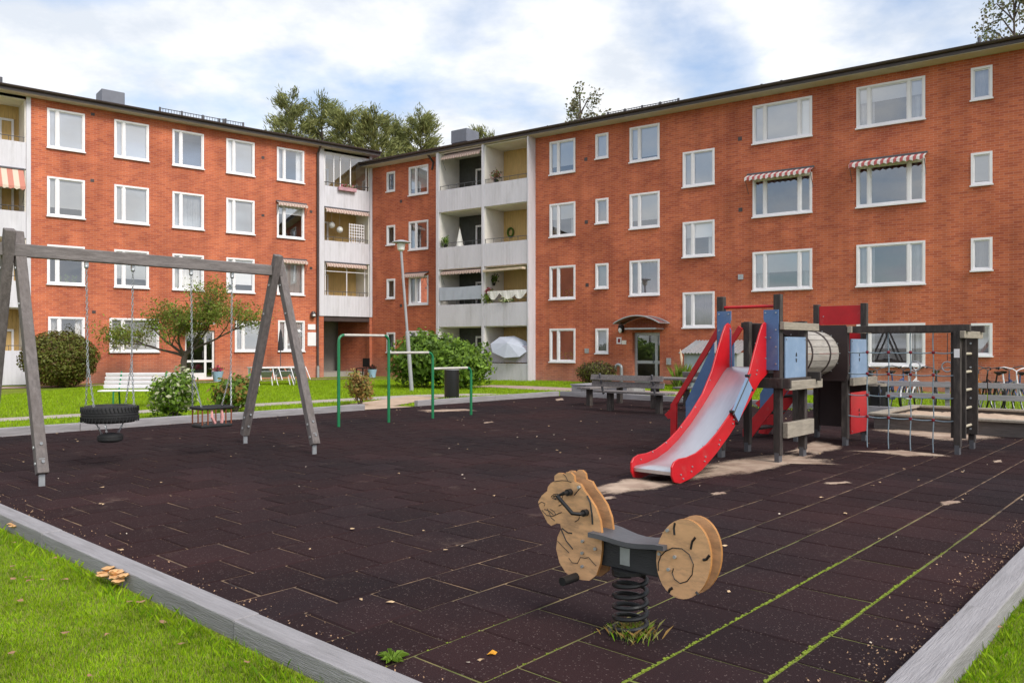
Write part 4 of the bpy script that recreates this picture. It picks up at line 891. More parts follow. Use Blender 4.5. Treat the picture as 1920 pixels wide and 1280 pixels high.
# blue side panel with star slot (normal -y)
panel(rect(.07, W1-.06, 1.03, 1.63), (0, -.066, 0), (1, 0, 0), (0, 0, 1), (0, 1, 0), BLUE_LIT, slot=(.42, 1.36), bol=[(.1, 1.6), (W1-.09, 1.6), (.1, 1.06), (W1-.09, 1.06)])
panel(rect(X2+.06, X2+W2-.05, 1.02, 1.62), (0, -.066, 0), (1, 0, 0), (0, 0, 1), (0, 1, 0), BLUE_LIT, slot=(X2+.42, 1.34), bol=[(X2+.1, 1.59), (X2+W2-.09, 1.59)])
panel(rect(X2+.06, X2+W2-.05, .17, .8), (0, -.062, 0), (1, 0, 0), (0, 0, 1), (0, 1, 0), RED, slot=(X2+.42, .48), bol=[(X2+.1, .76), (X2+.1, .21), (X2+W2-.09, .21)])
panel(rect(.05, D2-.05, 1.86, 2.17), (X2+W2-.03, 0, 0), (0, 1, 0), (0, 0, 1), (1, 0, 0), RED, bol=[(D2-.12, 2.0)])
panel(rect(.05, D2-.05, 1.2, 1.8), (X2+W2-.03, 0, 0), (0, 1, 0), (0, 0, 1), (1, 0, 0), RED)
panel(rect(.05, D2-.05, .2, 1.05), (X2+W2-.03, 0, 0), (0, 1, 0), (0, 0, 1), (1, 0, 0), BROWNP)
# tunnel of staves between two dark plates
def plate(x, y0, y1, z0, z1, cy, cz, r_):
    b = MB(); n = 32; vs = []
    for xx in (x, x+.022):
        for j in range(n):
            t = 2*math.pi*j/n; ct, st = math.cos(t), math.sin(t); k = min((y1-cy)/max(ct, 1e-6) if ct > 0 else (cy-y0)/max(-ct, 1e-6), (z1-cz)/max(st, 1e-6) if st > 0 else (cz-z0)/max(-st, 1e-6))
            vs += [(xx, cy+r_*ct, cz+r_*st), (xx, cy+k*ct, cz+k*st)]
    f_ = []
    for q in (0, 2*n):
        for j in range(n): a = q+2*j; c = q+2*((j+1) % n); f_.append((a, a+1, c+1, c))
    for o_ in (0, 1):
        for j in range(n): a = 2*j+o_; c = 2*((j+1) % n)+o_; f_.append((a, c, c+2*n, a+2*n))
    b.add(vs, f_); po = b.build('tunnel_plate', BROWNP, tw)
    s = MB(); bolts(s, [(x, cy+(r_+.04)*math.cos(t), cz+(r_+.04)*math.sin(t)) for t in [2*math.pi*j/14 for j in range(14)]], .008, (-1, 0, 0)); s.build('bolt', GALV, po)
TC, TZ, TR = .4, 1.4, .335
plate(W1+.06, -.04, W1+.04, .98, 1.83, TC, TZ, TR-.03); plate(X2-.075, -.06, D2+.06, .98, 1.83, TC, TZ, TR-.03)
ns = 20
for i in range(ns):
    t0, t1 = 2*math.pi*(i+.04)/ns, 2*math.pi*(i+.96)/ns; b = MB(); xa, xb = W1+.085, X2-.078
    ro_, ri = TR, TR-.035; vs = [(x, TC+r_*math.cos(t), TZ+r_*math.sin(t)) for x in (xa, xb) for r_, t in ((ro_, t0), (ro_, t1), (ri, t1), (ri, t0))]
    b.add(vs, [(0, 1, 5, 4), (1, 2, 6, 5), (2, 3, 7, 6), (3, 0, 4, 7), (0, 3, 2, 1), (4, 5, 6, 7)]); b.build('tunnel_stave', mat('grey_stave_wood', (.36, .33, .3), .85, .3, 5, .3, 24, stretch=(1, 7, 7), dirt=(.2, .17, .14), dscale=2.5, dlo=.5, dhi=.75), tw)
for x_ in (W1+.5, X2-.45):
    b = MB(); b.tube([(x_, TC+(TR+.008)*math.cos(2*math.pi*j/32), TZ+(TR+.008)*math.sin(2*math.pi*j/32)) for j in range(32)], .012, 6, closed=True); b.build('tunnel_hoop', DARKBRN, tw, True)
# slide: steel bed between two red cheeks
SC = W1/2; HWI = .245
def bed(t):                                  # t 0..1 -> (x, z) from the deck down to the run-out
    x = -.02-2.42*t
    z = 1.22-1.02*(t/.86) if t < .70 else None
    return x, z
prof = [(-.02, 1.235), (-.14, 1.22), (-.25, 1.16), (-.5, .975), (-.8, .75), (-1.1, .545), (-1.4, .375), (-1.65, .265), (-1.9, .195), (-2.15, .165), (-2.36, .16)]
b = MB(); k = len(prof); vs = []
for x, z in prof: vs += [(x, SC-HWI, z), (x, SC+HWI, z), (x, SC+HWI, z-.02), (x, SC-HWI, z-.02)]
x, z = prof[-1]
vs += [(x-.035, SC-HWI, z-.02), (x-.035, SC+HWI, z-.02), (x-.02, SC+HWI, z-.06), (x-.02, SC-HWI, z-.06)]
k += 1; b.add(vs, [(4*i+q, 4*i+(q+1) % 4, 4*i+4+(q+1) % 4, 4*i+4+q) for i in range(k-1) for q in range(4)]+[(0, 1, 2, 3), tuple(4*k-4+q for q in range(4))])
b.build('slide_bed', STEEL, tw, True, 30)
up = [(.0, 1.74), (-.04, 1.8), (-.1, 1.82), (-.18, 1.78), (-.27, 1.66), (-.4, 1.45), (-.55, 1.19), (-.8, .9), (-1.1, .672), (-1.4, .49), (-1.65, .375), (-1.9, .3), (-2.1, .275), (-2.28, .275), (-2.38, .25), (-2.43, .2), (-2.43, .1)]
lo = [(-2.38, .03), (-2.25, .0), (-2.0, .03), (-1.75, .1), (-1.45, .235), (-1.1, .43), (-.8, .63), (-.5, .855), (-.25, 1.05), (-.05, 1.14), (0, 1.16)]
for sy in (-1, 1):
    y_ = SC+sy*(HWI+.002); poly = up+lo; b = MB(); b.prism(poly, (0, y_, 0), (1, 0, 0), (0, 0, 1), (0, sy, 0), .022); po = b.build('slide_cheek', RED, tw)
    m = po.modifiers.new('b', 'BEVEL'); m.width = .004; m.segments = 1; m.limit_method = 'ANGLE'
    s = MB(); bp = [(-.1, 1.35), (-.1, 1.62), (-.35, 1.2), (-.37, 1.15), (-.62, .95), (-.64, .9), (-1.0, .62), (-1.02, .57), (-1.35, .4), (-1.37, .35), (-1.7, .24), (-1.72, .19), (-2.0, .16), (-2.02, .11), (-2.25, .1), (-2.2, .05)]
    bolts(s, [(a, y_+sy*.022, c) for a, c in bp], .009, (0, sy, 0)); bolts(s, [(a, y_, c+.12) for a, c in bp[4::2]], .007, (0, -sy, 0)); s.build('bolt', GALV, po)
b = MB(); y_ = SC-HWI-.05; b.beam((-.62, y_, 1.05), (-1.0, y_, .66), .02, .2, (0, 0, 1)); po = b.build('slide_side_plate', BLUE_LIT, tw)
b = MB()
for p in ((-.66, 1.14), (-.55, .96), (-1.08, .72), (-.94, .57)): b.tube([(p[0], y_-.02, p[1]), (p[0], SC-HWI-.02, p[1])], .018, 8)
b.tube([(-.6, y_-.012, 1.16), (-1.08, y_-.012, .68)], .008, 5); b.build('plate_stud', BLACK, po)
# stairs up both decks: red stringers, dark treads
def stairs(x0, x1, yd, run, foot_only=False):
    n = 4
    for x_ in (x0, x1):
        b = MB(); b.prism([(0, DK+.02), (0, DK-.2), (run-.05, -.02), (run+.1, -.02), (run+.1, .12)], (x_-.011, yd, 0), (0, 1, 0), (0, 0, 1), (1, 0, 0), .022); so_ = b.build('stair_stringer', RED, tw)
        b = MB(); b.beam((x_, yd+.0, DK+.62), (x_, yd+run+.02, .66), .03, .075, (0, 0, 1)); b.box(x_-.02, x_+.02, yd+run-.03, yd+run+.06, .0, .68); b.prism([(run+.05, .62), (run+.16, .52), (run+.1, .46), (run+.0, .5), (run-.03, .7)], (x_-.018, yd, 0), (0, 1, 0), (0, 0, 1), (1, 0, 0), .036); b.build('handrail', RED, so_)
        b = MB(); b.prism([(.1, DK+.4), (.1, DK-.1), (run*.75, .33), (run*.75, .72)], (x_-.008, yd, 0), (0, 1, 0), (0, 0, 1), (1, 0, 0), .016); b.build('stair_panel', BLUE, so_)
    for i in range(n):
        z = DK*(i+.6)/(n+.3); y_ = yd+run*(1-(i+.6)/(n+.3)); b = MB(); b.box(x0+.012, x1-.012, y_-.09, y_+.09, z-.035, z, .004); b.build('stair_tread', WOODD, tw)
stairs(.1, W1-.1, W1+.06, .72); stairs(X2+.12, X2+W2-.12, D2+.06, .8)
# climbing net frame towards the ladder
NY = -1.53
for x_ in (X2, X2+W2):
    rail((x_, .05, 1.76), (x_, NY-.16, 1.76), .09, .1, WOODD); post(x_, NY, 1.72, WOODD, .09)
rail((X2-.13, NY-.085, 1.67), (X2+W2+.13, NY-.085, 1.67), .06, .1, WOODL)
for x_ in (X2+.07, X2+W2-.07):
    b = MB(); b.box(x_-.02, x_+.02, NY-.09, NY+.1, .22, 1.7, .004); lo_ = b.build('ladder_side', WOODD, tw)
    s = MB(); bolts(s, [(x_-.02, NY, z) for z in (.3, .75, 1.2, 1.55)], .014, (-1, 0, 0)); s.build('bolt', GALV, lo_)
for z in (.36, .62, .88, 1.14, 1.4):
    b = MB(); b.tube([(X2+.06, NY, z), (X2+W2-.06, NY, z)], .019, 8); b.build('ladder_rung', mat('pale_rung', (.45, .39, .3), .7, .2, 8, .1), tw, True)
b = MB(); b.box(X2-.05, X2-.046, NY-.035, NY+.035, 1.35, 1.47); b.build('sticker', WHITE, tw)
ny = [-.32, -.62, -.92, -1.22]; nz = [1.42, 1.1, .78, .46]
for y_ in ny:
    b = MB(); b.tube([(X2, y_+.006*math.sin(z*9), z) for z in np.linspace(1.72, .0, 14)], .0085, 6); b.build('net_rope', ROPE, tw, True)
for z in nz:
    ys = [-.03]+ny+[NY+.04]; pts = []
    for i in range(len(ys)-1):
        for q in range(4): t = q/4; pts.append((X2, ys[i]+(ys[i+1]-ys[i])*t, z-.014*math.sin(math.pi*t)))
    pts.append((X2, ys[-1], z)); b = MB(); b.tube(pts, .0085, 6); b.build('net_rope', ROPE, tw, True)
for y_ in ny:
    for z in nz: b = MB(); b.sphere((X2, y_, z), .026, 8, 4, (.8, 1, 1)); b.build('net_joint', REDP, tw)
for y_, zr in ((-.75, 1.2), (-1.2, 1.2)):
    b = MB(); b.tube([(X2+W2, y_, 1.7), (X2+W2, y_, zr+.09)], .006, 5); rg = b.build('ring_strap', DARKBRN, tw)
    b = MB(); b.tube([(X2+W2, y_+.075*math.cos(t), zr+.0+.075*math.sin(t)) for t in [2*math.pi*j/20 for j in range(20)]], .011, 6, closed=True); b.build('ring', GALV, rg, True)
# ---- sandbox
sx = pgthing('sandbox', 'wooden sandpit with pale board rim, filled with raked sand', 'sandbox', 15.4, 4.85)
SL, SD_ = 4.4, 2.65
for (x0_, x1_, y0_, y1_) in ((-.02, .02, -SL, 0), (SD_-.02, SD_+.02, -SL, 0), (.02, SD_-.02, -.04, 0), (.02, SD_-.02, -SL, -SL+.04)):
    b = MB(); b.box(x0_, x1_, y0_, y1_, -.03, .24, .004); b.build('side_board', mat('shaded_pit_board', (.14, .12, .11), .9, .3, 4, .3, 20, stretch=(6, 1, 6)), sx)  # brown darkened to carry the shade on the pit's front
for (x0_, x1_, y0_, y1_) in ((-.1, .1, -SL-.1, .1), (SD_-.1, SD_+.1, -SL-.1, .1), (.105, SD_-.105, -.1, .1), (.105, SD_-.105, -SL-.1, -SL+.1)):
    b = MB(); b.box(x0_, x1_, y0_, y1_, .243, .285, .006); b.build('rim_board', WOODL, sx)
b = MB(); n = 26; m_ = 40; vs = []
for i in range(n+1):
    for j in range(m_+1):
        x, y = .03+(SD_-.06)*i/n, -SL+.05+(SL-.1)*j/m_; vs.append((x, y, .17+.035*math.sin(x*3.1+y)*math.sin(y*2.3)+random.uniform(0, .03)))
b.add(vs, [(i*(m_+1)+j, (i+1)*(m_+1)+j, (i+1)*(m_+1)+j+1, i*(m_+1)+j+1) for i in range(n) for j in range(m_)]); tag(b.build('sand', SAND, sx, True), kind='stuff')
# ---- picnic corner
def bench(name, label, x, y, L, face=1, back=True, rz=0):
    """bench along y; the backrest stands on the -x side when face = 1"""
    t = thing(name, label, 'bench', PG(x, y), PGZ+rz)
    for i in range(3):
        b = MB(); xx = face*(-.2+.15*i); b.box(xx-.065, xx+.065, -L/2, L/2, .43, .475, .006); b.build('seat_slat', WOODG, t)
    if back:
        for i in range(2):
            b = MB(); b.beam((face*(-.3-.04*i), -L/2, .64+.15*i), (face*(-.3-.04*i), L/2, .64+.15*i), .03, .13, (face*.26, 0, 1), .006); b.build('back_slat', WOODG, t)
        for yy in (-L*.36, L*.36):
            b = MB(); b.beam((face*-.22, yy, .4), (face*-.37, yy, .88), .05, .03, (0, 1, 0)); b.build('back_bracket', DARKGREY, t)
    for yy in (-L*.34, L*.34):
        b = MB(); b.box(-.06, .06, yy-.065, yy+.065, -.03, .43, .006); b.build('leg', WOODD, t)
    return t
bench('picnic_bench', 'weathered wooden bench with its backrest towards the play area', 15.5, 10.15, 1.95)
bench('picnic_bench', 'backless grey plank bench beside the planter box', 17.1, 12.1, 1.9, 1, False, R(88))
bench('picnic_bench', 'weathered wooden bench with backrest on the far side of the picnic table', 18.05, 9.6, 1.9, -1)
t = pgthing('picnic_table', 'grey plank picnic table on thick posts between the benches', 'table', 16.75, 9.75)
for i in range(5): b = MB(); b.box(-.36+.145*i, -.225+.145*i, -.95, .95, .72, .765, .005); b.build('table_plank', WOODG, t)
for yy in (-.62, .62): b = MB(); b.box(-.08, .08, yy-.08, yy+.08, -.03, .72, .006); b.build('leg', WOODD, t)
p = G(1105, 746); pl = thing('planter_box', 'low grey wooden planter box with leafy green plants', 'planter', (p.x+.3, p.y+.2, 0), PGZ)
for (x0_, x1_, y0_, y1_) in ((-.02, .02, -1.0, 1.0), (.9, .94, -1.0, 1.0), (.02, .9, -1.0, -.96), (.02, .9, .96, 1.0)): b = MB(); b.box(x0_, x1_, y0_, y1_, -.03, .34); b.build('planter_board', PLANTERM, pl)
b = MB(); b.box(-.05, .97, -1.03, 1.03, .341, .37); b.box(.02, .9, -.96, .96, .2, .3); b.build('planter_rim', LAMPM, pl)
# ================================================================ PLANTS
def leaf_mesh(name, pts, size, m, parent=None, asp=.55, up=0.0, jitter=.4, nrm=None, along=None):
    """many leaf-sized rhombic faces at pts (n,3)"""
    P = np.asarray(pts, float); n = len(P)
    a = rng.normal(size=(n, 3)); a[:, 2] += up; a /= np.linalg.norm(a, axis=1)[:, None]
    if nrm is not None: a = a*.75+nrm; a /= np.linalg.norm(a, axis=1)[:, None]
    r = rng.normal(size=(n, 3)); u = np.cross(a, r); u /= np.linalg.norm(u, axis=1)[:, None]; w_ = np.cross(a, u)
    if along is not None:
        u = along+rng.normal(size=(n, 3))*.42; u /= np.linalg.norm(u, axis=1)[:, None]; w_ = np.cross(u, r); w_ /= np.linalg.norm(w_, axis=1)[:, None]; a = np.cross(u, w_)
    s = size*(1+jitter*rng.uniform(-1, 1, n))[:, None]
    V = np.empty((n, 4, 3)); V[:, 0] = P-u*s; V[:, 1] = P+w_*s*asp+a*s*.12; V[:, 2] = P+u*s; V[:, 3] = P-w_*s*asp+a*s*.12
    me = bpy.data.meshes.new(name); me.vertices.add(4*n); me.vertices.foreach_set('co', V.ravel()); me.loops.add(4*n); me.loops.foreach_set('vertex_index', np.arange(4*n, dtype=np.int32))
    me.polygons.add(n); me.polygons.foreach_set('loop_start', np.arange(0, 4*n, 4, dtype=np.int32)); me.polygons.foreach_set('loop_total', np.full(n, 4, np.int32)); me.update(); me.validate()
    ms = m if isinstance(m, (list, tuple)) else [m]
    for q in ms: me.materials.append(q)
    if len(ms) > 1: me.polygons.foreach_set('material_index', rng.choice(len(ms), n, p=None).astype(np.int32))
    o = bpy.data.objects.new(name, me); COL.objects.link(o)
    if parent is not None: o.parent = parent
    return o
def blob_pts(n, c, r, shell=.75, lump=.25, flat=None):
    """points near the surface of a lumpy ellipsoid"""
    d = rng.normal(size=(n, 3)); d /= np.linalg.norm(d, axis=1)[:, None]
    ph = rng.uniform(0, 6.28, 6)
    lm = 1+lump*(np.sin(d[:, 0]*5+ph[0])*np.sin(d[:, 1]*5+ph[1])+.6*np.sin(d[:, 2]*8+ph[2]+d[:, 0]*6))
    t = (shell+(1-shell)*rng.uniform(0, 1, n))*lm
    return np.array(c)+d*np.array(r)*t[:, None], d
def shrub(name, label, cat, base, w, h, n, size, m, lobes=5, group=None, stem=TRUNK, nodome=False, lump=.2, low=.0):
    t = thing(name, label, cat, base, 0, group); pts = []; nr = []
    for i in range(lobes):
        a = 2*math.pi*i/max(lobes, 1)+random.uniform(-.4, .4); rr = random.uniform(.15, .42) if lobes > 1 else 0
        c = (math.cos(a)*w*rr*.6, math.sin(a)*w*rr*.6, h*random.uniform(.42, .62) if lobes > 1 else h*.5); r_ = (w*random.uniform(.28, .4), w*random.uniform(.28, .4), h*random.uniform(.36, .46)) if lobes > 1 else (w/2, w/2, h/2)
        p, d_ = blob_pts(n//lobes, c, r_, .45, lump); pts.append(p); nr.append(d_)
    P = np.concatenate(pts); D = np.concatenate(nr); k = P[:, 2] > low; P = P[k]; D = D[k]
    leaf_mesh('foliage', P, size, m, t, nrm=D)
    b = MB()
    for i in range(7):
        a = random.uniform(0, 6.28); b.tube([(0.03*math.cos(a), .03*math.sin(a), -.03), (w*.15*math.cos(a), w*.15*math.sin(a), h*.35), (w*.3*math.cos(a), w*.3*math.sin(a), h*.7)], [.018, .013, .006], 5)
    b.build('stem', stem, t); return t
p = G(122, 724); shrub('round_bush', 'large clipped round olive-green bush by the house wall', 'bush', (p.x-.1, p.y-.2, -.03), 2.75, 2.15, 26000, .05, [L_HEDGE, L_HEDGE, leafmat('hedge_leaf_red', (.11, .07, .02))], 1, lump=.045)
# solid core so that the clipped bush is not see-through
cores = []
p = G(326, 785); shrub('flowering_shrub', 'bright green shrub with pale blossoms in front of the white bench', 'shrub', (p.x, p.y, -.03), 1.0, 1.08, 3400, .05, [L_LIGHT, L_BUSH, L_LIGHT, L_BUSH, L_LIGHT, L_WHITE], 6)
p = G(440, 772); shrub('small_shrub', 'small leafy green shrub behind the toddler swing', 'shrub', (p.x, p.y, -.03), 1.0, .88, 2400, .055, [L_BUSH, L_LIGHT, L_BUSH, L_DRY], 5)
p = G(675, 758); shrub('dry_shrub', 'withered yellow-brown shrub between the green bars', 'shrub', (p.x, p.y, -.03), .72, .95, 1500, .045, [L_DRY, L_DRY, L_TREE], 6)
p = G(790, 729); shrub('large_bush', 'tall broad-leaved green bush behind the lamp post', 'bush', (p.x, p.y+1.0, -.03), 2.6, 2.15, 9000, .085, [L_BUSH, L_BUSH, L_LIGHT], 7)
p = G(868, 730); shrub('large_bush', 'broad-leaved green bush with loose shoots behind the black litter bin', 'bush', (p.x-.1, p.y+.8, -.03), 2.3, 1.95, 7000, .085, [L_LIGHT, L_BUSH, L_LIGHT], 7)
p = G(1122, 722); shrub('dark_hedge', 'clipped dark brown hedge at the foot of the wall beside the goose-neck pipe', 'hedge', (p.x, p.y+.6, -.03), 1.7, .98, 5000, .04, [L_DARK, L_DARK, L_HEDGE], 1, lump=.06)
p = G(330, 705); shrub('dark_hedge', 'low dark clipped hedge left of the white entrance door', 'hedge', (p.x-.2, p.y-2.2, -.03), 1.5, .95, 2500, .045, [L_DARK, L_HEDGE], 1, lump=.08)
p = G(462, 704); shrub('dark_hedge', 'low dark clipped hedge behind the white garden table', 'hedge', (p.x, p.y-1.4, -.03), 1.3, .95, 2500, .045, [L_DARK, L_HEDGE], 1, lump=.08)
b = MB()
# garden tree with crooked limbs
p = G(343, 720); tr = thing('garden_tree', 'small gnarled tree with thin yellow-green crown in front of the entrance', 'tree', (p.x, p.y, -.03))
b = MB(); tips = []
def limb(a, d_, L, r_, depth):
    pts = [Vector(a)]; dd = Vector(d_).normalized(); k = 5
    for i in range(k):
        dd = (dd+Vector((random.uniform(-.28, .28), random.uniform(-.28, .28), random.uniform(-.12, .16)))).normalized(); pts.append(pts[-1]+dd*L/k)
    b.tube(pts, [r_*(1-.6*i/k) for i in range(k+1)], 6)
    if depth:
        for i in range(3): j = random.randint(2, k); nd = (dd+Vector((random.uniform(-.9, .9), random.uniform(-.9, .9), random.uniform(-.1, .6)))).normalized(); limb(pts[j], nd, L*random.uniform(.5, .72), r_*.5, depth-1)
    else: tips.append(pts[-1]); tips.append(pts[-2])
b.tube([(0, 0, -.05), (.04, 0, .5), (.02, .03, .95), (.12, 0, 1.35)], [.17, .13, .12, .1], 10)
for d_, L in (((-1, .1, .45), 1.9), ((-.8, -.3, .9), 1.6), ((.3, .2, 1), 1.5), ((.9, 0, .75), 1.9), ((.9, -.3, .5), 2.1), ((.1, -.5, 1), 1.4)): limb((.06, 0, 1.15), d_, L, .062, 2)
b.build('trunk', TRUNK, tr, True)
pts = []
for t_ in tips:
    n = random.choice((40, 90, 130, 160)); pts.append(np.array(t_)+rng.normal(size=(n, 3))*np.array([.25, .25, .2]))
leaf_mesh('crown', np.concatenate(pts), .055, [L_TREE, L_TREE, L_LIGHT, L_HEDGE], tr, asp=.4)
# pines and birches behind the roofs
def pine(label, px, Y, ztop, w, n=15, group='pines behind the roofs'):
    X = (px-960)/F*Y; t = thing('pine_tree', label, 'tree', (X, Y, -.1), 0, group)
    b = MB(); b.tube([(0, 0, 0), (.1, 0, ztop*.5), (0, .1, ztop*.97)], [.28, .2, .04], 8); cl = []
    for i in range(n*5):
        z = ztop*(.55+.45*(i/(n*5))**.85); rr = w*1.55*(1.05-(z/ztop)**4*.75)*random.uniform(.3, 1); a = random.uniform(0, 6.28); e = Vector((math.cos(a)*rr, math.sin(a)*rr, z+random.uniform(-.1, .5)))
        b.tube([(0, 0, z-.4), (e.x*.5, e.y*.5, z-.15), e], [.05, .035, .012], 4)
        for q in (.55, .75, 1.0): cl.append((e.x*q, e.y*q, z-.3+(e.z-z+.3)*q))
    b.build('trunk', TRUNK, t)
    C = np.array(cl); k = 44; D = C*np.array([1, 1, 0]); D /= np.linalg.norm(D, axis=1)[:, None]+1e-6; D[:, 2] = .9
    tw_ = rng.uniform(0, .75, (len(C)*k, 1)); A = np.repeat(D, k, 0); P = np.repeat(C, k, 0)+A*tw_*.7+rng.normal(size=(len(C)*k, 3))*.2
    leaf_mesh('crown', P, .19, [L_PINE, L_PINE, leafmat('pine_needle_light', (.33, .345, .12), .4, .25)], t, asp=.17, along=A); return t
def zat(py, Y): return EYE+(HZ-py)*Y/F
pl_ = 'dense dark pine whose crown rises above the roof where the houses meet'
for px_, py_, Y, w_ in ((545, 188, 62, 2.0), (603, 198, 64, 2.2), (655, 212, 62, 2.3), (700, 218, 61, 2.0), (735, 232, 66, 1.8)): pine(pl_, px_, Y, zat(py_, Y), w_)
pine('slim pine standing apart in the gap above the right roof', 788, 64, zat(219, 64), 1.5, group=None)
pine('pine tip just showing beside the ventilation hood', 910, 66, zat(247, 66), 1.2, 8, group=None)
def birch(label, px, Y, ztop, w, droop):
    X = (px-960)/F*Y; t = thing('birch_tree', label, 'tree', (X, Y, -.1)); b = MB(); b.tube([(0, 0, 0), (.15, 0, ztop*.6), (0, 0, ztop)], [.2, .12, .02], 8); cl = []
    for i in range(46):
        z = ztop*random.uniform(.55, .98); a = random.uniform(0, 6.28); rr = w*random.uniform(.3, 1)*(1.1-(z/ztop)**4*.7); e = Vector((math.cos(a)*rr, math.sin(a)*rr, z+random.uniform(.1, .9)))
        mid = Vector((e.x*.6, e.y*.6, z+.3)); end = e+Vector((e.x*.15, e.y*.15, -droop)); b.tube([(0, 0, z-.6), mid, e, end], [.045, .03, .015, .006], 4)
        for q in np.linspace(0, 1, 7): cl.append(mid.lerp(e, q)); cl.append(e.lerp(end, q))
    b.build('trunk', TRUNK, t); C = np.array(cl); P = np.repeat(C, 5, 0)+rng.normal(size=(len(C)*5, 3))*.2
    leaf_mesh('crown', P, .1, [L_BIRCH, L_BIRCH, leafmat('birch_green', (.15, .18, .07), .4, .3)], t, asp=.6)
birch('thin autumn birch crown above the red house roof', 1088, 50, zat(180, 50), 2.9, .7)
birch('drooping birch rising behind the end of the red house', 1900, 40, zat(-40, 40), 2.4, 1.5)
# ---------------------------------------------------------------- grass
def blades(name, P, h, w_, m, lean=.45):
    P = np.asarray(P); n = len(P); a = rng.uniform(0, 6.283, n); hh = h*rng.uniform(.5, 1.35, n); dx = np.cos(a)*w_/2; dy = np.sin(a)*w_/2
    la = rng.uniform(0, 6.283, n); ll = hh*lean*rng.uniform(.2, 1.3, n); V = np.empty((n, 4, 3))
    V[:, 0] = P+np.stack([-dx, -dy, 0*dx], 1); V[:, 1] = P+np.stack([dx, dy, 0*dx], 1)
    mid = P+np.stack([np.cos(la)*ll*.35, np.sin(la)*ll*.35, hh*.6], 1); V[:, 2] = mid+np.stack([dx*.7, dy*.7, 0*dx], 1); V[:, 3] = P+np.stack([np.cos(la)*ll, np.sin(la)*ll, hh], 1)
    me = bpy.data.meshes.new(name); me.vertices.add(4*n); me.vertices.foreach_set('co', V.ravel()); me.loops.add(4*n)
    me.loops.foreach_set('vertex_index', np.arange(4*n, dtype=np.int32)); me.polygons.add(n); me.polygons.foreach_set('loop_start', np.arange(0, 4*n, 4, dtype=np.int32)); me.polygons.foreach_set('loop_total', np.full(n, 4, np.int32)); me.update(); me.validate()
    ms = m if isinstance(m, (list, tuple)) else [m]
    for q in ms: me.materials.append(q)
    me.polygons.foreach_set('material_index', rng.choice(len(ms), n).astype(np.int32))
    o = bpy.data.objects.new(name, me); COL.objects.link(o); return tag(o, kind='stuff')
GR = [leafmat('grass_a', (.24, .38, .006), .35, .3), leafmat('grass_b', (.29, .44, .01), .35, .3), leafmat('grass_c', (.15, .3, .006), .35, .3), leafmat('grass_dry', (.3, .29, .09), .3, .3)]
def pgxy(X, Y): return X*math.sin(TH)+Y*math.cos(TH), -X*math.cos(TH)+Y*math.sin(TH)
def scatter(n, x0, x1, y0, y1, keep):
    X = rng.uniform(x0, x1, n); Y = rng.uniform(y0, y1, n); k = (np.abs(X/np.maximum(Y, .1)) < .68) & (HZ+EYE*F/np.maximum(Y, .1) < 1330); X, Y = X[k], Y[k]
    a, c = pgxy(X, Y); k = keep(a, c, X, Y); return np.stack([X[k], Y[k], np.full(k.sum(), -.03)], 1)
nearl = lambda a, c, X, Y: (a < PX0-.18) | (c < PY0-.17)
P = scatter(1300000, -6, 5.5, 2.6, 9, nearl); dens = np.clip(1.4-P[:, 1]/7, .25, 1); P = P[rng.uniform(0, 1, len(P)) < dens]
blades('grass', P[:420000], .024, .0034, [GR[0], GR[1], GR[1], GR[2], GR[0], GR[3]])
edge = lambda a, c, X, Y: ((a < PX0-.165) & (a > PX0-.36)) | ((c < PY0-.165) & (c > PY0-.33))
blades('grass', scatter(60000, -6, 5.5, 2.6, 9, edge)[:9000], .055, .004, GR[:3], .7)
def farkeep(a, c, X, Y): return ((c > PY1+.16) | (a > PX1+.16)) & ~((np.abs(X+.4) < 0))
P = scatter(420000, -16, 9, 13, 36, farkeep)
def in_strip(P, pts, half):
    k = np.zeros(len(P), bool)
    for i in range(len(pts)-1):
        a = np.array(pts[i][:2]); d_ = np.array(pts[i+1][:2])-a; L2 = d_@d_; t = np.clip(((P[:, :2]-a)@d_)/L2, 0, 1); q = a+t[:, None]*d_; k |= np.linalg.norm(P[:, :2]-q, axis=1) < half
    return k
bad = in_strip(P, [G(-260, 802), G(0, 785), G(281, 769), G(490, 757), G(615, 750), G(731, 743.5), G(800, 741), G(900, 738.5)], .55) | in_strip(P, [PG(12.6, PY1), PG(12.7, PY1+1.2), G(800, 742)], .75) | in_strip(P, [G(905, 722.5), G(960, 724), G(1040, 728), G(1300, 737)], 1.0)
n_l = Vector((math.sin(AL), -math.cos(AL))); bad |= ((P[:, 0]-CO.x)*n_l.x+(P[:, 1]-CO.y)*n_l.y) < 2.9
P = P[~bad]; blades('grass', P[:150000], .06, .016, [GR[0], GR[1], GR[1], GR[0]])
P = scatter(60000, 6, 16, 15, 27, lambda a, c, X, Y: a > 18.4); blades('grass', P[:14000], .07, .02, [GR[0], GR[1]])
# tuft round the spring, weed by the border
P = np.stack([rb0.x+rng.normal(.01, .05, 520), rb0.y+rng.normal(-.03, .05, 520), np.zeros(520)], 1); blades('grass_tuft', P, .05, .0028, [GR[2], GR[3], GR[3], L_DRY], .9)
p = G(735, 1238); wd = thing('dandelion_weed', 'flat green weed rosette growing by the near edging board', 'weed', (p.x, p.y, 0)); b = MB()
for i in range(16):
    a = 6.283*i/16+random.uniform(-.15, .15); L = random.uniform(.055, .1); d_ = Vector((math.cos(a), math.sin(a), 0)); q = Vector((-d_.y, d_.x, 0)); z = random.uniform(.2, .6)
    b.add([q*.003, -q*.003, d_*L*.55-q*.011+Vector((0, 0, L*z)), d_*L+Vector((0, 0, L*z*.7)), d_*L*.55+q*.011+Vector((0, 0, L*z))], [(0, 1, 2, 3, 4)])
b.build('leaf_rosette', L_LIGHT, wd)
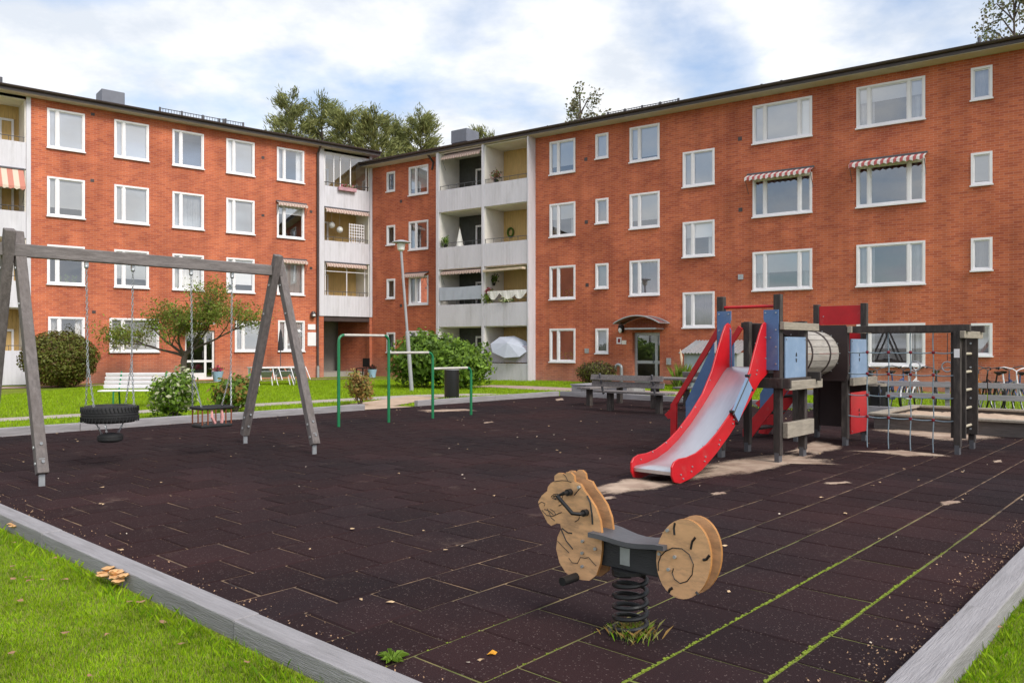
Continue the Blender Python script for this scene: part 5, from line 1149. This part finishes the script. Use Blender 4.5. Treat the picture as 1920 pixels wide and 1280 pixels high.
# fallen leaves and chips
def litter(name, pts, s0, s1, m):
    b = MB()
    for p in pts:
        a = random.uniform(0, 6.28); s = random.uniform(s0, s1); k = [Vector((math.cos(a+t)*s*r_, math.sin(a+t)*s*r_*.7, random.uniform(.004, .016))) for t, r_ in ((0, 1), (.9, .6), (1.9, .75), (3.1, 1), (4.2, .65), (5.3, .6))]
        b.add([Vector(p)+q for q in k], [tuple(range(6))])
    return tag(b.build(name, m), kind='stuff')
pts = []
while len(pts) < 190:
    x, y = random.uniform(PX0, PX1-2), random.uniform(PY0, PY1); q = PG(x, y, .002)
    if in_view(q, 0): pts.append(q)
litter('fallen_leaves', pts[:120], .012, .03, [mat('leaf_tan', (.55, .38, .22), .7, .3, 30)]); litter('fallen_leaves', pts[120:], .008, .018, [mat('leaf_pale', (.62, .52, .42), .7, .3, 30)])
litter('fallen_leaves', [Vector((q_[0], q_[1], .0)) for q_ in scatter(2500, -5, 5, 2.6, 7, nearl)[:28]], .018, .035, [mat('leaf_brown', (.3, .16, .09), .7, .3, 30)])
pts = [PG(PX0+abs(random.gauss(0, .12)), random.uniform(PY0, PY1), .002) for _ in range(700)]+[PG(random.uniform(PX0, 8), PY0+abs(random.gauss(0, .16)), .002) for _ in range(700)]+[PG(random.uniform(PX0, PX1), PY1-abs(random.gauss(0, .15)), .002) for _ in range(300)]
litter('bark_crumbs', pts, .003, .009, [mat('crumbs', (.4, .25, .15), .8, .3, 30)])
p = G(921, 1227, .004); b = MB(); b.add([(-.022, -.004, .002), (-.004, -.016, .014), (.02, -.006, .004), (.03, .006, .012), (.006, .017, .02), (-.012, .012, .006)], [(0, 1, 2, 5), (2, 3, 4, 5)]); o = b.build('yellow_leaf', mat('leaf_yellow', (.65, .3, .02), .6, .2, 30)); o.location = p; tag(o, 'single curled orange-yellow leaf lying on a dark tile', 'leaf')
# bracket mushrooms under the near board
for (px_, py_, n, lab) in ((38, 985, 5, 'small cluster of tan bracket mushrooms at the edging board'), (213, 1082, 11, 'large cluster of tan bracket mushrooms under the board joint')):
    q = G(px_, py_, .03); t = thing('mushroom_cluster', lab, 'mushrooms', (q.x, q.y, -.03), PGZ)
    for i in range(n):
        b = MB(); r_ = random.uniform(.028, .05); c = Vector((random.uniform(-.05, .05), random.uniform(-.11, .11)*(n/8), random.uniform(.06, .12)))
        vs = [c+Vector((0, 0, .006))]+[c+Vector((math.cos(2*math.pi*k/14)*r_*random.uniform(.85, 1.15), math.sin(2*math.pi*k/14)*r_*random.uniform(.85, 1.15), random.uniform(-.008, .004))) for k in range(14)]+[c+Vector((math.cos(2*math.pi*k/14)*.01, math.sin(2*math.pi*k/14)*.012, -.022)) for k in range(14)]
        b.add(vs, [(0, 1+k, 1+(k+1) % 14) for k in range(14)]+[(1+k, 15+k, 15+(k+1) % 14, 1+(k+1) % 14) for k in range(14)]); b.build('mushroom_cap', MUSH, t, True)
# ================================================================ STREET AND GARDEN FURNITURE
p = G(772, 731); lp = thing('street_lamp', 'slightly leaning grey lamp post with flat hooded lantern', 'street lamp', (p.x, p.y, -.03)); hl = zat(468, p.y); dx = -20*p.y/F
b = MB(); b.tube([(0, 0, 0), (dx*.42, 0, hl*.42)], .07, 12); b.tube([(dx*.42, 0, hl*.42), (dx*.425, 0, hl*.425)], [.07, .05], 12); b.tube([(dx*.425, 0, hl*.425), (dx, 0, hl)], .046, 12); b.build('pole', LAMPM, lp, True)
b = MB(); b.lathe([(.06, -.02), (.12, .02), (.15, .22), (.13, .24)], (dx, 0, hl), 14); b.build('lantern', GLOBE, lp, True)
b = MB(); b.lathe([(.13, .24), (.33, .27), (.3, .3), (.1, .36), (.02, .37)], (dx, 0, hl), 18); b.build('lamp_hood', LAMPM, lp, True)
p = G(847, 745); tb = thing('litter_bin', 'black cylindrical litter bin on the lawn', 'litter bin', (p.x, p.y, -.03)); b = MB(); b.lathe([(.215, 0), (.22, .03), (.22, .84), (.2, .84)], (0, 0, .02), 24); b.build('bin_body', BLACK, tb, True); b = MB(); b.lathe([(.225, .83), (.225, .88), (.17, .9)], (0, 0, .02), 24); b.build('bin_rim', LAMPM, tb, True)
p = G(1655, 772); tb = thing('litter_bin', 'black waste sack holder with tan rim by the sandpit', 'litter bin', (p.x, p.y+.2, -.03)); b = MB(); b.lathe([(.19, 0), (.22, .1), (.24, .62)], (0, 0, .0), 18); b.build('waste_sack', BLACK, tb, True); b = MB(); b.lathe([(.25, .62), (.255, .68), (.2, .69)], (0, 0, 0), 18); b.build('bin_rim', WOODL, tb, True)
# white garden bench
p = G(263, 761); wb = thing('garden_bench', 'white slatted garden bench on green metal legs', 'bench', (p.x, p.y, -.03), R(8)); L = .92
for i in range(4): b = MB(); z = .52+.1*i; b.beam((-L, .14+.05*i, z), (L, .14+.05*i, z), .025, .088, (0, -.4, 1)); b.build('back_slat', WHITE, wb)
for i in range(3): b = MB(); b.box(-L, L, -.28+.13*i, -.17+.13*i, .42, .445); b.build('seat_slat', WHITE, wb)
for x_ in (-.55, .55):
    b = MB(); b.tube([(x_, .32, .9), (x_, .12, .42), (x_, -.28, .41), (x_, -.3, .0)], .022, 6); b.tube([(x_, .12, .42), (x_, .2, .0)], .022, 6); b.build('leg', GREEN, wb)
# garden table with chairs tipped against it
p = G(512, 722); gt = thing('garden_table', 'white rectangular garden table on the patio', 'table', (p.x, p.y+.4, -.03), AL); b = MB(); b.box(-1.0, 1.0, -.45, .45, .7, .74); b.build('table_top', WHITE, gt)
for sx_ in (-.93, .93):
    for sy_ in (-.38, .38): b = MB(); b.box(sx_-.04, sx_+.04, sy_-.04, sy_+.04, 0, .7); b.build('leg', WHITE, gt)
def gchair(x, y, rz, label):
    q = wallpt(AL, 0, 0); c = Vector((p.x, p.y+.4, 0))+Vector((math.cos(AL)*x-math.sin(AL)*y, math.sin(AL)*x+math.cos(AL)*y, 0))
    t = thing('garden_chair', label, 'chair', (c.x, c.y, -.03), AL+rz, 'white chairs tipped against the garden table'); tl = Matrix.Rotation(R(-38), 3, 'X'); o_ = Vector((0, .1, .12))
    f = lambda P_: [tl @ Vector(q_)+o_ for q_ in P_]
    for s_ in (-.25, .25):
        b = MB(); b.tube(f([(s_, -.2, 0), (s_, -.22, .6), (s_, .22, .62)]), .018, 6); b.tube(f([(s_, .26, -.0), (s_, .2, .45), (s_, .36, 1.0)]), .018, 6); b.build('side_frame', WHITE, t)
    b = MB(); b.add(f([(-.24, -.2, .42), (.24, -.2, .42), (.24, .22, .44), (-.24, .22, .44)]), [(0, 1, 2, 3)]); so_ = b.build('seat', FABRICG, t); m = so_.modifiers.new('s', 'SOLIDIFY'); m.thickness = .015
    b = MB(); b.add(f([(-.24, .22, .46), (.24, .22, .46), (.24, .36, .98), (-.24, .36, .98)]), [(0, 1, 2, 3)]); so_ = b.build('backrest', mat('white_mesh_fabric', (.62, .62, .6), .8, .05, 3, 0), t); m = so_.modifiers.new('s', 'SOLIDIFY'); m.thickness = .015
for x_, y_, rz_ in ((.15, -.75, 0), (.85, -.7, .1), (-.6, -.6, -.2)): gchair(x_, y_, rz_, 'white folding garden chair tipped forward against the patio table')
q = wallpt(AL, lx(508), -1.1); cp = thing('closed_parasol', 'folded dark grey parasol on a pole behind the garden table', 'parasol', (q.x, q.y, -.03)); b = MB(); b.tube([(0, 0, 0), (0, 0, 2.35)], .02, 6); b.build('pole', DARKGREY, cp); b = MB(); b.lathe([(.14, 1.35), (.12, 1.7), (.06, 2.2), (.02, 2.35)], (0, 0, 0), 10); b.build('canopy', mat('charcoal_cloth', (.04, .04, .045), .9), cp, True)
def pot(a, px_, off, m, fl, label, s=.26):
    q = wallpt(a, WX(a, px_, off), off); t = thing('flower_pot', label, 'flower pot', (q.x, q.y, -.03)); b = MB(); b.lathe([(s*.65, 0), (s*.8, s*.9), (s, s*1.7), (s*.85, s*1.7), (s*.8, s*1.5)], (0, 0, 0), 14); b.build('pot', m, t, True)
    P_, d_ = blob_pts(260, (0, 0, s*2.0), (s*.95, s*.95, s*.55), .3); leaf_mesh('flowers', P_, .045, fl, t); return t
pot(AL, 408, -1.2, POTB, [PINK, PINK, L_BUSH], 'pale blue pot of pink flowers beside the white entrance door')
pot(AR, 698, -1.4, POTB, [L_DARK, mat('dark_red_leaf', (.12, .02, .03), .6)], 'pale blue pot with dark red plant by the passage', .24)
q = wallpt(AR, rx(712), -1.2); ch = thing('garden_chair', 'black garden chair by the brick wall next to the passage', 'chair', (q.x, q.y, -.03), AR); b = MB(); b.box(-.24, .24, -.24, .24, .42, .46); b.build('seat', BLACK, ch); b = MB(); b.box(-.24, .24, .22, .26, .5, .95); b.build('backrest', BLACK, ch)
for sx_ in (-.22, .22):
    for sy_ in (-.22, .22): b = MB(); b.box(sx_-.02, sx_+.02, sy_-.02, sy_+.02, 0, .42); b.build('leg', BLACK, ch)
# bin shed with corrugated roof
q = G(1316, 727); sh = thing('bin_shed', 'grey shed with corrugated pent roof in front of the brick wall', 'shed', (q.x+.1, q.y, -.03), AR); b = MB(); b.box(-.8, 1.2, 0, 1.3, 0, 1.32); b.build('shed_wall', SHED, sh); b = MB(); n = 60; vs = []
for i in range(n+1):
    x = -.95+2.3*i/n; dz = .022*math.sin(i*1.9); vs += [(x, -.2, 1.3+dz), (x, 1.45, 1.78+dz)]
b.add(vs, [(2*i, 2*i+2, 2*i+3, 2*i+1) for i in range(n)]); o = b.build('shed_roof', GALV, sh); m = o.modifiers.new('s', 'SOLIDIFY'); m.thickness = .02
b = MB(); b.prism([(0, 1.3), (1.3, 1.3), (1.3, 1.68)], (-.8, 0, 0), (0, 1, 0), (0, 0, 1), (1, 0, 0), .03); b.build('gable', SHED, sh); b = MB(); b.box(-.7, .1, -.012, -.002, .05, 1.2); b.box(.15, 1.1, -.012, -.002, .05, 1.2); b.build('shed_door', mat('shed_door_blue', (.36, .42, .46), .6, .08), sh)
q = G(1276, 728); gp = thing('pampas_grass', 'tall pale pampas plume growing beside the shed', 'plant', (q.x-.1, q.y-.6, -.03)); P = np.stack([rng.normal(0, .1, 160), rng.normal(0, .1, 160), np.zeros(160)], 1); o = blades('leaf_blades', P, .75, .02, [L_LIGHT, L_TREE], .5); o.parent = gp; del o['kind']
b = MB(); b.tube([(0, 0, 0), (.02, 0, .9), (.0, 0, 1.15), (-.04, 0, 1.45)], [.008, .008, .05, .012], 8); b.build('plume', FABRICB, gp, True)
# low rail fence and bicycles behind the sandpit
f0, f1 = Vector((7.0, 19.4, -.03)), Vector((13.6, 15.1, -.03)); L = (f1-f0).length; fa = math.atan2(f1.y-f0.y, f1.x-f0.x); fe = thing('rail_fence', 'low grey two-rail wooden fence in front of the bicycles', 'fence', f0, fa)
for z in (.69, .43):
    for i in range(2): b = MB(); b.box(L*i/2+.01, L*(i+1)/2-.01, -.02, .02, z-.06, z+.06, .004); b.build('rail', BORDER, fe)
for i in range(6): b = MB(); x = .1+(L-.2)*i/5; b.box(x-.045, x+.045, .023, .1, 0, .76, .004); b.build('post', BORDER, fe)
def bike(frame_m, label):
    t = thing('bicycle', label, 'bicycle', (0, 0, 0), 0, 'bicycles parked behind the rail fence')
    for x_ in (-.52, .52):
        b = MB(); b.tube([(x_+.33*math.cos(2*math.pi*j/28), 0, .34+.33*math.sin(2*math.pi*j/28)) for j in range(28)], .018, 6, closed=True); w_ = b.build('wheel', RUBBER, t, True)
        b = MB(); b.tube([(x_+.305*math.cos(2*math.pi*j/28), 0, .34+.305*math.sin(2*math.pi*j/28)) for j in range(28)], .008, 5, closed=True)
        for j in range(14): a = 2*math.pi*j/14; b.tube([(x_, .02*(1 if j % 2 else -1), .34), (x_+.3*math.cos(a), 0, .34+.3*math.sin(a))], .002, 3)
        b.build('rim', GALV, w_)
        b = MB(); b.tube([(x_+.36*math.cos(a), 0, .34+.36*math.sin(a)) for a in np.linspace(.3 if x_ > 0 else .5, 2.6 if x_ > 0 else 3.0, 12)], .022, 6); b.build('mudguard', frame_m, t)
    b = MB(); hd, st_, bb_ = (.4, 0, .78), (-.22, 0, .8), (-.08, 0, .3)
    for a, c in ((hd, bb_), (hd, (-.18, 0, .62)), (bb_, (-.26, 0, .92)), (bb_, (-.52, 0, .34)), ((-.2, 0, .68), (-.52, 0, .34)), ((.37, 0, .9), (.42, 0, .68)), ((.42, 0, .68), (.52, .05, .34)), ((.42, 0, .68), (.52, -.05, .34))): b.tube([a, c], .017, 6)
    b.build('frame', frame_m, t)
    b = MB(); b.tube([(.18, .3, 1.04), (.3, .24, 1.07), (.37, .08, 1.03), (.36, 0, .98), (.37, -.08, 1.03), (.3, -.24, 1.07), (.18, -.3, 1.04)], .012, 6); b.tube([(.36, 0, .98), (.375, 0, .88)], .014, 6); hb = b.build('handlebar', WHITE if frame_m.name == 'bike_white' else DARKGREY, t)
    b = MB()
    for s_ in (-1, 1): b.tube([(.22, s_*.285, 1.05), (.1, s_*.31, 1.03)], .019, 6)
    b.build('grip', BLACK, hb)
    b = MB(); b.add([(-.4, -.1, .95), (-.4, .1, .95), (-.2, .05, .97), (-.06, .02, .96), (-.06, -.02, .96), (-.2, -.05, .97), (-.36, 0, .88), (-.1, 0, .92)], [(0, 1, 2, 5), (2, 3, 4, 5), (0, 1, 6), (3, 4, 7), (1, 2, 3, 7, 6), (0, 5, 4, 7, 6)]); b.build('saddle', BLACK, t)
    b = MB(); b.box(-.78, -.3, -.06, .06, .7, .715); b.tube([(-.7, .05, .7), (-.53, .05, .34)], .006, 4); b.build('luggage_rack', DARKGREY, t); return t
BM = [mat('bike_white', (.6, .6, .6), .35, .05), BLACK, mat('bike_blue', (.06, .1, .22), .35, .1), ORANGE]
BL = ['white bicycle parked nose-in behind the rail fence', 'black bicycle parked nose-in behind the rail fence', 'dark blue bicycle parked nose-in behind the rail fence', 'orange bicycle parked nose-in behind the rail fence']
proto = {}
for i, (px_, kx) in enumerate(((1610, 0), (1648, 1), (1690, 2), (1722, 0), (1765, 1), (1835, 3), (1872, 1), (1905, 0), (1925, 2))):
    if kx in proto: o = copy_tree(proto[kx])
    else: o = bike(BM[kx], BL[kx]); proto[kx] = o
    q = G(px_, 771+(px_-1600)*.02, -.03); o.location = (q.x, q.y+.3, -.03); o.rotation_euler = (R(random.uniform(-4, 4)), 0, AR+R(90)+R(random.uniform(-32, 32)) + (math.pi if i % 3 == 1 else 0))
# ================================================================ THINGS ON THE BALCONIES
def onb(a, px_, z, yo): q = wallpt(a, WX(a, px_, yo), yo, z); return q
def potted(a, px_, z, yo, fl, label, s=.13, r_=.25, n=220, cat='potted plant', hgt=1.0):
    q = onb(a, px_, z, yo); t = thing('potted_plant', label, cat, q, a); b = MB(); b.lathe([(s*.7, 0), (s, s*1.6)], (0, 0, 0), 10); b.build('pot', BLACK, t, True); P_, d_ = blob_pts(n, (0, 0, s*1.6+r_*.7*hgt), (r_, r_*.6, r_*hgt), .2, .3); leaf_mesh('foliage', P_, .05, fl, t); return t
potted(AR, 930, 9.0, YF+.12, [L_BUSH, mat('red_leaf', (.3, .08, .06), .6), L_DARK], 'dark potted plant on the rail of the top right balcony', .1, .28)
potted(AR, 835, 6.25, YF+.1, [L_BUSH, L_LIGHT], 'green plant at the rail beside the folded cream parasol', .09, .24)
potted(AR, 916, 3.75, YF+.15, [PINK, PINK, PINK, L_BUSH], 'pink geraniums high at the side of the flower-filled balcony', .12, .24, 260, hgt=.7)
potted(AR, 914, 3.35, YF+.1, [L_LIGHT, L_TREE], 'bushy grey-green plant on the flower-filled balcony', .1, .34, 420)
potted(AR, 950, 3.4, YF+.1, [L_WHITE, L_BUSH, L_WHITE], 'low white-flowering box plants along the balcony rail', .08, .4, 420, hgt=.3)
potted(AR, 926, 4.35, YF+.6, [L_DARK, L_BUSH], 'dark hanging plant under the rolled awning', .08, .26, 260)
q = onb(AR, 862, 5.5, YF+.3); t = thing('folded_parasol', 'folded cream parasol leaning on the third-floor balcony', 'parasol', q, AR); b = MB(); b.lathe([(.24, .45), (.2, .8), (.1, 1.25), (.02, 1.62)], (0, 0, 0), 9); b.build('canopy', FABRICW, t, True); b = MB(); b.tube([(0, 0, 0), (0, 0, 1.7)], .018, 6); b.build('pole', WOODL, t)
for px_, w_ in ((925, .35), (953, .5), (974, .4)):
    q = onb(AR, px_, 4.05, YF+.02); b = MB(); n = 10; vs = []
    for i in range(n+1): tt = -1+2*i/n; vs += [(w_*tt, .01*math.sin(i*2), 0), (w_*tt, .02*math.sin(i*1.3)-.01, -.1-.3*(1-tt*tt))]
    b.add(vs, [(2*i, 2*i+2, 2*i+3, 2*i+1) for i in range(n)]); o = b.build('lace_cloth', FABRICW); o.location = q; o.rotation_euler = (0, 0, AR); m = o.modifiers.new('s', 'SOLIDIFY'); m.thickness = .004; tag(o, 'white lace cloth hung as a bunting over the flower-filled balcony', 'cloth', 'lace cloths on the balcony line')
q = onb(AR, 957, 6.9, YB-.06); b = MB(); b.tube([(.16*math.cos(2*math.pi*j/16), 0, .2*math.sin(2*math.pi*j/16)) for j in range(16)], .05, 6, closed=True); o = b.build('wreath', L_BUSH); o.location = q; o.rotation_euler = (0, 0, AR); tag(o, 'green wreath hanging on the ochre balcony wall', 'wreath')
def screen(x0, x1, z0, z1, m, label, sag=.0):
    b = MB(); n = 14; vs = []
    for i in range(n+1): x = x0+(x1-x0)*i/n; vs += [(x, YF-.005+.008*math.sin(i*2.1), z0), (x, YF-.005+.006*math.sin(i*1.7), z1-sag*math.sin(math.pi*i/n))]
    b.add(vs, [(2*i, 2*i+2, 2*i+3, 2*i+1) for i in range(n)]); o = b.build('privacy_screen', m); o.location = (CO.x, CO.y, 0); o.rotation_euler = (0, 0, AR); mm_ = o.modifiers.new('s', 'SOLIDIFY'); mm_.thickness = .006; tag(o, label, 'privacy screen')
screen(B0+.2, bxm-.08, 3.72, 4.35, FABRICG, 'grey-blue cloth screen tied above a balcony parapet', .03)
screen(bxm+.1, B1-.06, .8, 1.55, LILAC, 'lilac striped cloth screen on the ground-floor balcony')
q = onb(AR, 955, 1.5, YF-.12); t = thing('tilted_parasol', 'open grey-blue parasol tilted over the ground-floor balcony', 'parasol', q, AR); b = MB(); n = 8; ap = Vector((.15, .25, .28)); tl = Matrix.Rotation(R(52), 3, 'X') @ Matrix.Rotation(R(14), 3, 'Y'); vs = [tl @ Vector((0, 0, .3))]+[tl @ Vector((.95*math.cos(2*math.pi*j/n), .62*math.sin(2*math.pi*j/n), 0)) for j in range(n)]; b.add(vs, [(0, 1+j, 1+(j+1) % n) for j in range(n)]); o = b.build('canopy', FABRICG, t); mm_ = o.modifiers.new('s', 'SOLIDIFY'); mm_.thickness = .006; b = MB(); b.tube([tl @ Vector((0, 0, .3)), tl @ Vector((0, 0, -.9))], .016, 6); b.build('pole', WHITE, t)
# corner bay: trellis, globe lamps, flower box
q = onb(AL, 669, 6.9, .08); t = thing('lattice_trellis', 'white lattice trellis on the middle corner balcony', 'trellis', q, AL)
for i in range(7): b = MB(); b.box(-.42+.14*i-.018, -.42+.14*i+.018, 0, .012, -.05, .95); b.build('upright_slat', WHITE, t)
for i in range(7): b = MB(); b.box(-.45, .45, .013, .025, .0+.15*i-.018, .0+.15*i+.018); b.build('cross_slat', WHITE, t)
for px_, z_ in ((622, 7.75), (637, 7.55)):
    q = onb(AL, px_, z_, .6); b = MB(); b.sphere((0, 0, 0), .17, 14, 10); b.tube([(0, 0, .16), (0, 0, 8.4-z_)], .006, 4); o = b.build('globe_lamp', GLOBE, None, True); o.location = q; tag(o, 'round white globe lamp hanging in the middle corner balcony', 'lamp', 'globe lamps in the corner balcony')
q = onb(AL, 651, 9.45, -.14); t = thing('flower_box', 'pink flower box on the rail of the glazed top balcony', 'flower box', q, AL); b = MB(); b.box(-.5, .5, -.08, .08, -.02, .16, .01); b.build('box', mat('rose_box', (.45, .25, .28), .6), t); P_, d_ = blob_pts(260, (0, 0, .22), (.5, .1, .12), .2); leaf_mesh('flowers', P_, .04, [PINK, L_BUSH, L_WHITE], t)
S.cycles.max_bounces = 6; S.cycles.diffuse_bounces = 3; S.cycles.glossy_bounces = 3; S.cycles.transparent_max_bounces = 12; S.cycles.caustics_reflective = False; S.cycles.caustics_refractive = False
